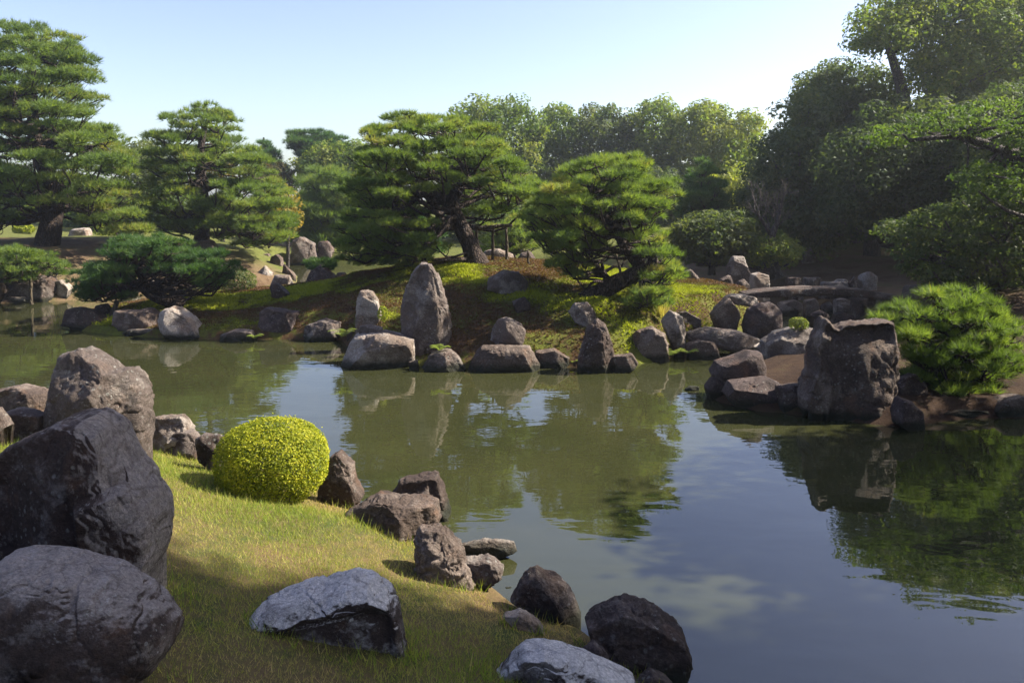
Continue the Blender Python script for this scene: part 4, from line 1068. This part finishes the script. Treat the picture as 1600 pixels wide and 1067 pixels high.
# ---- the wood on the skyline
GW = 'broadleaf trees on the skyline'
sky_trees = [
 (((700,300),(700,185),(722,160),(755,152),(775,158),(800,150),(832,165),(850,200),(855,300)), 52, 'leaf', 'dome-topped green tree on the skyline just right of the umbrella pine', 2.6, 0),
 (((815,310),(820,200),(838,168),(860,160),(890,170),(915,200),(918,310)), 55, 'leaf', 'second rounded tree of the skyline wood', 2.6, -.1),
 (((895,310),(898,195),(915,172),(950,166),(985,175),(1010,200),(1012,310)), 54, 'leaf_dark', 'dark rounded tree in the middle of the skyline wood', 2.6, .15),
 (((985,310),(988,190),(1005,165),(1030,154),(1055,165),(1072,185),(1080,310)), 52, 'leaf', 'bright green tree right of the middle of the skyline wood', 2.4, .1),
 (((1050,300),(1055,185),(1080,158),(1110,155),(1135,170),(1155,200),(1158,300)), 50, 'leaf', 'yellow-green domed tree near the right end of the skyline wood', 2.4, .22),
 (((1125,340),(1130,215),(1148,185),(1170,168),(1190,180),(1200,215),(1180,260),(1172,340)), 48, 'leaf', 'yellow-tinged tree at the right end of the skyline wood', 2.0, .3),
 (((1060,370),(1075,300),(1110,265),(1150,255),(1180,270),(1182,330),(1165,370)), 40, 'leaf', 'sunlit yellow-green tree below the yellow-tinged one', 1.8, .32),
 (((838,340),(845,290),(890,270),(960,262),(1060,262),(1075,340)), 46, 'leaf_dark', 'dark underwood tree behind the leaning island pine', 2.0, .1),
 (((455,290),(460,245),(500,228),(560,218),(600,225),(610,300)), 54, 'leaf', 'olive tree on the skyline left of the umbrella pine', 2.2, .1),
 (((380,300),(390,262),(420,250),(455,262),(462,300)), 54, 'leaf_rust', 'brownish tree under the thin conifer top', 1.8, -.1),
 (((440,380),(445,320),(470,285),(520,275),(575,285),(600,320),(600,390),(520,395)), 49, 'leaf', 'green leafy tree behind the layered pine', 2.2, .0),
 (((415,360),(420,300),(440,282),(462,295),(468,340),(450,365)), 38, 'leaf_gold', 'yellow autumn tree right of the second tall pine', 1.4, .1),
 (((318,275),(322,245),(340,232),(358,245),(358,275)), 38, 'leaf_gold', 'yellow autumn crown showing through the second tall pine', 1.2, .15),
 (((185,330),(195,250),(215,220),(240,215),(255,250),(260,330)), 46, 'leaf_dark', 'dark tree in the gap between the two tall left pines', 1.8, .3),
 (((-40,330),(-40,270),(20,262),(110,270),(200,290),(330,300),(420,310),(420,365),(200,370),(-40,345)), 62, 'leaf', 'long leafy hedge of trees far behind the left pines', 2.5, 0),
]
for i, (poly, Y, mt, lab, th, tone) in enumerate(sky_trees):
    broadleaf(lab, poly, Y, th, (.8, 1.7), 420, 200 + i, mt, GW, size=.0046 * Y, tone=tone + .08, dens=1.0, flat=.8, space=.72)

# ---- the dark wood on the right
for i, (x0, x1, y0, y1, Y, mt, lab) in enumerate((
    (845, 960, 255, 395, 58, 'leaf', 'green tree filling the gap behind the leaning island pine crown, left of two'),
    (940, 1060, 250, 395, 60, 'leaf_dark', 'dark tree filling the gap behind the leaning island pine crown, right of two'),
    (1040, 1150, 270, 400, 56, 'leaf', 'green tree behind the narrow tiered pine'),
    (1130, 1260, 290, 400, 54, 'leaf_dark', 'dark tree behind the bare grey tree'),
    (1240, 1350, 250, 370, 52, 'leaf_dark', 'dark tree deep in the wood behind the young trunks'),
    (1330, 1450, 250, 370, 50, 'leaf', 'green tree deep in the wood behind the thick trunk'),
    (1430, 1640, 250, 370, 48, 'leaf_dark', 'dark tree deep in the wood at the right edge'))):
    w_, h_ = x1 - x0, y1 - y0
    broadleaf(lab, ((x0, y1), (x0, y0 + .35 * h_), (x0 + .2 * w_, y0 + .08 * h_), (x0 + .5 * w_, y0), (x0 + .82 * w_, y0 + .1 * h_), (x1, y0 + .4 * h_), (x1, y1)), Y, 2.2, (.9, 1.5), 200, 260 + i, mt, 'trees closing the view behind the island', size=.0050 * Y, flat=.85, dens=.7, limbs=False)
for i, (x0, x1, y0, y1, Y, mt, lab) in enumerate((
    (88, 190, 268, 372, 50, 'leaf', 'leafy tree behind the trunk of the tallest pine'),
    (180, 300, 275, 378, 47, 'leaf_dark', 'dark leafy tree closing the gap left of the second tall pine'),
    (-60, 70, 268, 342, 58, 'leaf', 'leafy tree behind the far lawn at the left edge'),
    (690, 790, 300, 392, 44, 'leaf_dark', 'dark leafy tree seen under the umbrella pine, left of two'),
    (770, 870, 305, 395, 42, 'leaf', 'green leafy tree seen under the umbrella pine, right of two'),
    (-330, -190, 230, 365, 46, 'leaf', 'leafy tree beyond the left edge, nearer of three'),
    (-560, -380, 220, 365, 50, 'leaf_dark', 'dark tree beyond the left edge, second of three'),
    (-800, -600, 210, 365, 52, 'leaf', 'leafy tree beyond the left edge, farthest of three'))):
    w_, h_ = x1 - x0, y1 - y0
    broadleaf(lab, ((x0, y1), (x0, y0 + .35 * h_), (x0 + .2 * w_, y0 + .08 * h_), (x0 + .5 * w_, y0), (x0 + .82 * w_, y0 + .1 * h_), (x1, y0 + .4 * h_), (x1, y1)), Y, 2.0, (.8, 1.5), 160, 280 + i, mt, 'trees closing the view behind the pines', size=.0052 * Y, flat=.8, dens=.75, limbs=False)
GR = 'trees of the dark wood on the right'
broadleaf('dense dark dome-shaped evergreen at the left end of the dark wood',
          ((1150,405),(1148,320),(1165,270),(1195,220),(1225,170),(1270,130),(1310,150),(1330,220),(1335,340),(1300,395),(1200,410)), 31, 3.2, (.8, 1.4), 700, 301, 'leaf_dark', GR, tone=.1, space=.7, trunk=[(1235,425,0,.25),(1235,380,0,.2),(1240,300,0,.14),(1245,180,0,.05)])
broadleaf('taller dark evergreen rising behind the dome-shaped one',
          ((1240,360),(1238,180),(1255,120),(1300,95),(1350,105),(1400,110),(1430,200),(1430,350),(1340,370)), 34, 3.0, (.8, 1.4), 700, 302, 'leaf_dark', GR, tone=.15, space=.7, trunk=[(1335,395,0,.26),(1335,340,0,.2),(1330,250,0,.14),(1320,130,0,.05)])
broadleaf('tall open-crowned tree with crooked bare limbs in the top right corner',
          [((1322,66),(1333,28),(1362,4),(1400,-8),(1440,-45),(1470,40),(1460,110),(1425,120),(1405,88),(1350,90)), ((1400,120),(1415,20),(1450,-60),(1560,-70),(1680,-50),(1690,150),(1560,170),(1450,165))], 30, 2.6, (.55, 1.0), 1100, 303, 'leaf', GR, dens=.85, tone=.1,
          trunk=[[(1425,400,0,.34),(1428,260,0,.27),(1412,150,0,.22),(1400,110,-.2,.17),(1385,65,-.3,.12),(1372,45,-.3,.06)], [(1428,230,0,.2),(1455,170,.4,.16),(1490,120,.8,.12),(1530,60,1.0,.07)], [(1490,120,.8,.1),(1560,90,.4,.07),(1620,60,.2,.04)], [(1455,170,.4,.1),(1450,100,1.2,.08),(1470,10,1.4,.04)]], limbs=.14, holes=((1395,85,14),(1460,80,10)), space=.52, fx=1)
broadleaf('second tall tree with a forked trunk in the top right corner',
          ((1440,210),(1435,120),(1480,40),(1540,-40),(1640,-60),(1720,60),(1700,230),(1560,240)), 32.5, 2.6, (.6, 1.1), 1400, 304, 'leaf', GR, dens=.9, tone=-.05,
          trunk=[[(1470,400,0,.32),(1462,260,0,.26),(1462,140,-.4,.2),(1470,95,-.6,.17),(1490,30,-.7,.11),(1510,-20,-.7,.06)], [(1465,200,0,.16),(1520,140,.6,.12),(1580,60,.9,.07)], [(1520,140,.6,.1),(1600,130,.2,.06)]], limbs=.14, holes=((1470,80,14),(1490,30,10)), space=.48, fx=1)
broadleaf('broad dark evergreen in the middle of the dark wood',
          ((1275,362),(1272,280),(1300,215),(1360,165),(1430,145),(1520,150),(1640,170),(1660,340),(1560,370),(1440,372),(1330,372)), 27.5, 2.8, (.7, 1.3), 1000, 305, 'leaf_dark', GR, tone=0, space=.72, trunk=[(1362,400,.6,.3),(1366,360,.6,.25),(1390,300,.5,.2),(1420,200,.4,.07)])
broadleaf('tree with long level boughs reaching in from the right edge',
          [((1345,218),(1370,195),(1420,180),(1480,165),(1560,152),(1680,140),(1690,235),(1600,245),(1520,215),(1420,225),(1370,232)),
           ((1500,300),(1490,270),(1530,250),(1620,255),(1680,300),(1620,320))], 18.0, 1.5, (.25, .55), 1500, 306, 'leaf', GR, dens=.5, tone=-.25, flat=.30, fx=1, size=.10,
          trunk=[(1760,560,0,.3),(1750,400,0,.27),(1730,300,0,.22),(1640,255,-.1,.15),(1580,240,-.2,.12),(1500,214,-.3,.08),(1420,220,-.4,.04)], space=.8)
broadleaf('wide low evergreen shrub-tree drooping at the right edge above the pine',
          ((1345,362),(1375,345),(1440,325),(1520,300),(1600,285),(1690,290),(1700,470),(1600,455),(1520,460),(1440,445),(1400,420),(1395,380)), 19.5, 2.0, (.3, .8), 2600, 307, 'leaf_dark', GR, dens=.5, tone=.15, flat=.36, fx=1, space=.62, size=.12,
          trunk=[(1560,470,.6,.2),(1555,420,.6,.17),(1570,350,.4,.1),(1600,310,.3,.05)])
broadleaf('dark evergreen filling the right edge behind the level boughs',
          ((1500,330),(1500,180),(1580,120),(1700,110),(1760,330)), 24, 2.4, (.6, 1.1), 500, 308, 'leaf_dark', GR, tone=.05, space=.75)
broadleaf('low spreading dark bush behind the right end of the island',
          ((1045,385),(1055,350),(1090,332),(1140,330),(1172,345),(1180,380),(1160,400),(1120,412),(1075,408)), 25.5, 1.5, (.4, .7), 800, 309, 'leaf_dark', GR, tone=.35, flat=.45, dens=.9, name='spreading_bush', cat='bush',
          trunk=[(1112,430,0,.13),(1112,410,0,.1),(1110,380,0,.06),(1105,350,0,.03)])
broadleaf('small yellow-green shrub beside the bare tree',
          ((1160,415),(1165,388),(1185,370),(1215,362),(1245,375),(1255,398),(1240,415),(1200,418)), 25.0, .9, (.25, .42), 600, 310, 'leaf', None, tone=.3, flat=.55, dens=.7, size=.08, name='shrub', cat='shrub',
          trunk=[(1205,437,0,.05),(1206,415,0,.04),(1208,390,0,.02)])
for i, (x0, lab) in enumerate(((1295, 'slender trunk of a young tree at the edge of the dark wood, leftmost'), (1312, 'slender young tree at the edge of the dark wood, second from left'), (1330, 'young tree just left of the thick trunk in the dark wood'), (1392, 'young tree just right of the thick trunk in the dark wood'), (1408, 'leaning young tree of the dark wood near the lower shrubs'))):
    broadleaf(lab, ((x0 - 30, 365), (x0 - 30, 300), (x0, 285), (x0 + 30, 300), (x0 + 30, 365)), 34 + i * .5, .9, (.4, .7), 120, 320 + i, 'leaf_dark', 'young trees under the dark wood', dens=.8, tone=.2, name='young_tree',
              trunk=[(x0, 394, 0, .09), (x0 + (4 if i < 4 else 10), 370, 0, .08), (x0 + (2 if i < 4 else 20), 330, 0, .06), (x0 + 3, 300, 0, .03)])
# trees standing on the right bank outside the frame: they shade the right hand water and the near lawn
def round_poly(X, Y, Z, rx, rz):
    return tuple(tuple(project((X + rx * math.cos(a), Y, Z + rz * math.sin(a)))) for a in np.linspace(0, 2 * math.pi, 14)[:-1])
GO = 'trees on the right bank'
broadleaf('rounded tree on the right bank beside the jagged rock', round_poly(13.5, 10.6, 5.6, 3.2, 4.2), 10.6, 2.6, (.6, 1.1), 400, 402, 'leaf_dark', GO, size=.22, dens=.75)
broadleaf('large tree on the right bank near the viewer', round_poly(11.0, 4.75, 8.0, 4.2, 6.0), 4.75, 3.7, (.8, 1.3), 700, 403, 'leaf_dark', GO, size=.22, dens=.9)

# ---- bare tree with a grey trunk
def bare_tree():
    Y = 24.5
    rng = np.random.default_rng(77)
    T, tr = trunk_path([(1216,434,0,.20),(1211,420,0,.16),(1204,398,0,.15),(1203,380,0,.14),(1206,366,0,.11),(1213,352,0,.08),(1217,338,0,.06),(1219,318,0,.03)], Y, 24)
    T2, tr2 = trunk_path([(1205,368,0,.08),(1196,352,-.1,.06),(1186,338,-.2,.04),(1178,326,-.3,.02)], Y, 14)
    b = T[0].copy()
    e = empty('bare_tree', b, 'bare grey tree with fine leafless twigs behind the bridge', 'tree')
    mb = MB(); mb.tube(T, tr, 10, .3, 4); mb.tube(T2, tr2, 8, .25, 5); mb.build('trunk', M['bark_grey'], e, b)
    mb = MB()
    def grow_twig(p, d, l, r, dep):
        q = p + d * l
        mid = (p + q) / 2 + rng.normal(0, .05, 3) * l
        mb.tube(catmull([p, mid, q], 4), np.linspace(r, r * .6, 4), 4)
        if dep:
            for _ in range(3):
                nd = d + rng.normal(0, .42, 3); nd[2] += .25
                nd /= np.linalg.norm(nd)
                grow_twig(p + d * l * rng.uniform(.45, 1), nd, l * rng.uniform(.6, .8), r * .62, dep - 1)
    for C, n in ((T[14:], 9), (T2[6:], 6)):
        for k in range(n):
            p = C[int(rng.integers(len(C)))]
            d = np.array((rng.normal(0, .5), rng.normal(0, .5), .9)); d /= np.linalg.norm(d)
            grow_twig(p, d, rng.uniform(.35, .5), .016, 3)
    tag(mb.build('twigs', M['bark_grey'], e, b), kind='stuff')
bare_tree()

# ---- clipped bushes
def dome_bush(label, box, Y, mat, size, n, name='clipped_bush', seed=1, depth=1.0, cat='bush', stems=True, tone=0.0):
    rng = np.random.default_rng(seed)
    (x0, y0), (x1, y1) = box
    c = at((x0 + x1) / 2, (y0 + y1) / 2, Y)
    rx = (x1 - x0) / 2 * Y / F; rz = (y1 - y0) / 2 * Y / F; ry = rx * depth
    d = rng.normal(size=(n, 3)); d /= np.linalg.norm(d, axis=1)[:, None]
    d = np.sign(d) * np.abs(d) ** .88
    lump = 1 + .06 * fbm(d * 2.2 + seed, 3, seed) + .04 * fbm(d * 9 + seed, 2, seed + 3)
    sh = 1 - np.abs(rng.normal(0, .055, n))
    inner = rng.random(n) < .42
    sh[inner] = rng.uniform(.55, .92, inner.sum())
    thin = np.clip((-d[:, 2] - .25) * 1.1, 0, .85) * (1 + .8 * fbm(d * 3 + 7, 2, seed + 8)) + np.clip(fbm(d * 5 + 2, 3, seed + 5) * 1.6 - .45, 0, .6)
    kp = rng.random(n) > thin
    d, lump, sh, n = d[kp], lump[kp], sh[kp], int(kp.sum())
    top = (rng.random(n) < .02) & (d[:, 2] > 0)
    sh[top] *= rng.uniform(1.02, 1.09, top.sum())
    P = d * (lump * sh)[:, None] * np.array((rx, ry, rz))
    N = d / np.array((rx, ry, rz)); N /= np.linalg.norm(N, axis=1)[:, None]
    N = N * .75 + rng.normal(0, .5, (n, 3)) + np.array((0, 0, .3)); N /= np.linalg.norm(N, axis=1)[:, None]
    u = np.cross(N, rng.normal(size=(n, 3))); u /= np.linalg.norm(u, axis=1)[:, None]; v = np.cross(N, u)
    a = size * rng.uniform(.6, 1.3, (n, 1)); b = a * .5
    V = np.stack([P - u * a * .5, P + v * b * .5 + N * a * .08, P + u * a * .5 + N * a * .15, P - v * b * .5 + N * a * .08], 1).reshape(-1, 3)
    base = np.array((c[0], c[1], c[2] - rz))
    e = empty(name, base, label, cat)
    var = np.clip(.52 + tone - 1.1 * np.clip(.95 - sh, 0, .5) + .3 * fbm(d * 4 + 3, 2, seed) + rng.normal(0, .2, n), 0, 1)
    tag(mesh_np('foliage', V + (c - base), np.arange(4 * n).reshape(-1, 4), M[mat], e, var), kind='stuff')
    if stems:
        mb = MB()
        for k in range(26):
            q = rng.normal(size=3); q[2] = abs(q[2]) * .8 - .25; q /= np.linalg.norm(q)
            q = q * np.array((rx, ry, rz)) * .86 + c
            p = base + np.array((rng.normal(0, .08), rng.normal(0, .08), -.12))
            mb.tube(catmull([p, (p + q) / 2 + np.array((0, 0, -.08)) + rng.normal(0, .04, 3), q], 6), np.linspace(.014, .005, 6), 4)
        mb.build('stems', M['bark_grey'], e, base)
    return e
pb = hit(430, 778)
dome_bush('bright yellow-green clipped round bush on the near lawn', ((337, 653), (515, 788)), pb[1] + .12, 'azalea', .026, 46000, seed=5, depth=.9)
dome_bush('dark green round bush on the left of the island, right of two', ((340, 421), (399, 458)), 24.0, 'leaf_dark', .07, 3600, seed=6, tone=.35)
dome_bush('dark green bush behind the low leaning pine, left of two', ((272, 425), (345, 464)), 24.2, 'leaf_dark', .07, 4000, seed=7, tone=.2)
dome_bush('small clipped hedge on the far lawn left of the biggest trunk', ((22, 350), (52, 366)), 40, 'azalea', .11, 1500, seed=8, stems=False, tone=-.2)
dome_bush('bright clipped bush right of the biggest pine trunk', ((150, 346), (205, 372)), 36, 'azalea', .10, 2600, seed=9, stems=False, tone=-.3)
dome_bush('little bright fern clump beside the small pale standing stone', ((590, 478), (606, 503)), 16.6, 'azalea', .04, 700, seed=10, stems=False, name='fern_clump', cat='fern', tone=-.1)
dome_bush('small leafy plant growing on the mossy grey-green boulder', ((1233, 496), (1262, 516)), 15.4, 'leaf', .06, 700, seed=13, stems=False, name='leafy_plant', cat='plant', tone=.3)

# ---- ferns at the water's edge
def fern(label, px, py, h, Y, seed):
    rng = np.random.default_rng(seed)
    b = at(px, py, Y)
    V, Fc = [], []
    for k in range(11):
        a = rng.uniform(0, 2 * math.pi); L = h * rng.uniform(.7, 1.15)
        out = np.array((math.cos(a), math.sin(a), 0))
        sd = np.array((-math.sin(a), math.cos(a), 0))
        for j in range(9):
            t = (j + 1) / 9
            p = out * L * .75 * t + np.array((0, 0, L * (1.1 * t - .75 * t * t)))
            wv_ = L * .30 * math.sin(math.pi * (1 - t * .85)) + .01
            for s in (-1, 1):
                i = len(V)
                V += [p - out * .012, p + out * .016, p + sd * s * wv_ + out * .03 - np.array((0, 0, .012))]
                Fc.append((i, i + 1, i + 2))
    o = mesh_np('fern', np.array(V), np.array(Fc), M['grass'], None, rng.uniform(.1, .45, len(Fc)))
    o.location = tuple(b)
    tag(o, label, 'fern', 'ferns between the shore stones')
fern('fern at the left of the flat-topped pale block', 537, 527, .34, 15.9, 1)
fern('fern under the tallest standing stone', 688, 548, .26, 15.2, 2)
fern('fern beside the upright lit rock at the right of the island', 1049, 556, .30, 16.0, 3)
fern('fern right of the low flat grey rock on the left shore', 398, 529, .26, 18.2, 4)
fern('fern in the corner under the overhanging slab', 1076, 553, .24, 16.1, 5)
fern('fern left of the pointed cracked rock', 897, 568, .24, 15.6, 6)

def reeds(label, px, py, Y, h, n, seed, name='reed_tuft', tone=.8):
    rng = np.random.default_rng(seed)
    b = at(px, py, Y)
    a = rng.uniform(0, 2 * math.pi, n); r = np.sqrt(rng.random(n)) * h * .35
    P = np.stack([np.cos(a) * r, np.sin(a) * r, np.full(n, -.05)], 1)
    L = h * rng.uniform(.5, 1.1, n)
    tip = P + np.stack([rng.normal(0, .3, n) * L, rng.normal(0, .3, n) * L, L], 1)
    s = np.stack([np.cos(a + 1), np.sin(a + 1), np.zeros(n)], 1) * (.0004 * Y + .001)
    o = mesh_np(name, np.stack([P - s, P + s, tip], 1).reshape(-1, 3), np.arange(3 * n).reshape(-1, 3), M['grass'], None, np.clip(rng.normal(tone, .15, n), 0, 1))
    o.location = tuple(b)
    tag(o, label, 'grass tuft')
reeds('dry straw-coloured reed tuft beside the black rounded rock', 96, 509, 20.9, .5, 160, 1)
reeds('dry grass tuft on the bank under the leaning pine', 1035, 492, 17.2, .35, 160, 2)
reeds('green grass tuft in front of the long rounded boulder', 122, 1062, 4.55, .16, 46, 3, tone=.2)
reeds('dry grass tuft between the near dark rocks at the water', 968, 1052, 5.3, .22, 90, 4, tone=.7)

# ---- props and poles
def pole(label, a, b, Y, r, group='wooden props under the pines', name='support_pole'):
    p, q = at(*a, Y), at(*b, Y)
    d = q - p
    mb = MB()
    c = np.array([p + d * t for t in np.linspace(0, 1, 8)]) + np.random.default_rng(int(a[0])).normal(0, r * .12, (8, 3))
    mb.tube(c, np.linspace(r * 1.1, r * .85, 8), 8, .12, int(a[0]))
    o = mb.build(name, M['pole'], None, p)
    o.location = tuple(p)
    tag(o, label, 'pole', group)
pole('pole standing in the water under the far left pine bough', (49, 476), (47, 425), 24.2, .05)
pole('short slanting prop in the water under the low leaning pine', (171, 512), (182, 470), 20.3, .07)
pole('left prop of the frame under the umbrella pine', (748, 408), (744, 358), 22.3, .045)
pole('middle prop of the frame under the umbrella pine', (770, 408), (770, 352), 22.3, .045)
pole('right prop of the frame under the umbrella pine', (792, 410), (791, 356), 22.3, .045)
pole('level crossbar of the prop frame under the umbrella pine', (738, 357), (800, 352), 22.2, .06)
pole('thin lone prop right of the frame under the umbrella pine', (826, 421), (825, 392), 21.6, .035)
pole('thin pale dead branch hanging beside the leaning pine trunk', (975, 448), (963, 398), 17.8, .03, None, 'dead_branch')

# ================================================================ GROUND COVER
def blades(n, xr, yr, hf, hgt, wid, seed, keep, var, lean=.5):
    rng = np.random.default_rng(seed)
    x = rng.uniform(*xr, n); y = rng.uniform(*yr, n)
    px = PX0 + F * x / np.maximum(y, .5)
    k = (px > -120) & (px < 1720)
    x, y = x[k], y[k]
    k = keep(x, y, rng)
    x, y = x[k], y[k]
    z = hf(x, y)
    k = z > .05
    x, y, z = x[k], y[k], z[k]
    n = len(x)
    a = rng.uniform(0, 2 * math.pi, n)
    h = hgt(x, y, rng) * rng.uniform(.5, 1.3, n)
    b = np.stack([x, y, z - .008], 1)
    sd = np.stack([np.cos(a), np.sin(a), np.zeros(n)], 1) * (wid * rng.uniform(.7, 1.3, n) * np.maximum(y / 7, .75))[:, None]
    ln = rng.normal(0, lean, (n, 2)) * h[:, None]
    tip = b + np.stack([ln[:, 0], ln[:, 1], h], 1)
    V = np.stack([b - sd, b + sd, tip], 1).reshape(-1, 3)
    return V, np.arange(3 * n).reshape(-1, 3), np.clip(var(x, y, rng), 0, 1)
def lawn_keep(x, y, rng):
    s = sdist(shore, x, y)
    return (s > .10 + .2 * fbm2(x, y, 2, 40)) & (rng.random(len(x)) < np.clip(1.35 - y / 16, .35, 1))
def lawn_var(x, y, rng):
    n = fbm2(x * .9, y * .9, 4, 33)
    s = sdist(shore, x, y)
    return .55 + .6 * n + rng.normal(0, .2, len(x)) + .4 * np.clip(.9 - s, 0, 1)
def lawn_hgt(x, y, rng):
    return .026 + .026 * np.clip(.4 - fbm2(x * .9, y * .9, 4, 33) * 1.6, 0, 1.2) + .04 * (rng.random(len(x)) < .05)
V, f, var = blades(720000, (-10, 3), (2.6, 13), lawn_h, lawn_hgt, .0026, 50, lawn_keep, lawn_var)
rg = np.random.default_rng(61)          # longer blades round the feet of the stones, where the mower does not reach
fx_, fy_ = [], []
for cx_, cy_, hw_, D_ in FEET:
    n_ = int(260 * (hw_ + D_))
    a_ = rg.uniform(0, 2 * math.pi, n_); k_ = rg.uniform(.92, 1.22, n_)
    fx_.append(cx_ + np.cos(a_) * hw_ * k_); fy_.append(cy_ + np.sin(a_) * D_ * k_)
fx_, fy_ = np.concatenate(fx_), np.concatenate(fy_)
fz_ = lawn_h(fx_, fy_)
k_ = (fz_ > .1) & (sdist(shore, fx_, fy_) > .1)
b_ = np.stack([fx_, fy_, fz_ - .01], 1)[k_]
n_ = len(b_)
a_ = rg.uniform(0, 6.28, n_); h_ = rg.uniform(.05, .13, n_)
s_ = np.stack([np.cos(a_), np.sin(a_), 0 * a_], 1) * .004
t_ = b_ + np.stack([rg.normal(0, .35, n_) * h_, rg.normal(0, .35, n_) * h_, h_], 1)
f = np.vstack([f, np.arange(3 * n_).reshape(-1, 3) + len(V)])
V = np.vstack([V, np.stack([b_ - s_, b_ + s_, t_], 1).reshape(-1, 3)])
var = np.r_[var, np.clip(rg.normal(.35, .25, n_), 0, 1)]
tag(mesh_np('grass', V, f, M['grass'], None, var), 'short yellow-green grass of the near lawn', 'grass', None, 'stuff')

def moss_field(x, y):
    return fbm2(x * .75, y * .75, 4, 60) + .25 * fbm2(x * 3, y * 3, 2, 61)
def moss_keep(x, y, rng):
    return (sdist(isl, x, y) > .15)
def moss_var(x, y, rng):
    return .57 + 1.7 * moss_field(x, y) + rng.normal(0, .1, len(x)) - .25 * np.clip((y - 21.0) / 2, 0, 1.2)
V, f, var = blades(200000, (-13.5, 8), (14.5, 25), island_h, lambda x, y, r: .04 + .08 * np.clip(moss_field(x, y), 0, 1), .009, 51, moss_keep, moss_var, .9)
tag(mesh_np('moss', V, f, M['moss'], None, var), 'green and rusty brown moss covering the island mound', 'moss', None, 'stuff')

# ---- haze volume added to lift the dark wood, standing in for lens glare
hz = bpy.data.materials.new('haze')
hz.use_nodes = True
hz.node_tree.nodes.clear()
ho = hz.node_tree.nodes.new('ShaderNodeOutputMaterial')
pv = hz.node_tree.nodes.new('ShaderNodeVolumePrincipled')
pv.inputs['Color'].default_value = (0.92, 0.95, 1.0, 1)
pv.inputs['Density'].default_value = 0.0010
pv.inputs['Anisotropy'].default_value = 0.6
hz.node_tree.links.new(pv.outputs[0], ho.inputs['Volume'])
gb = bpy.data.objects['garden_ground'].data
co = np.empty(len(gb.vertices) * 3, np.float32); gb.vertices.foreach_get('co', co)
lo_, hi_ = co.reshape(-1, 3).min(0) - 2, co.reshape(-1, 3).max(0) + 2
lo_[2], hi_[2] = -2.2, 19.0
bx = np.array([(x, y, z) for z in (lo_[2], hi_[2]) for y in (lo_[1], hi_[1]) for x in (lo_[0], hi_[0])])
tag(mesh_np('haze', bx, np.array([[0, 2, 3, 1], [4, 5, 7, 6], [0, 1, 5, 4], [2, 6, 7, 3], [0, 4, 6, 2], [1, 3, 7, 5]]), hz), 'thin pale haze added over the garden to lift the shadows', 'haze', None, 'stuff')
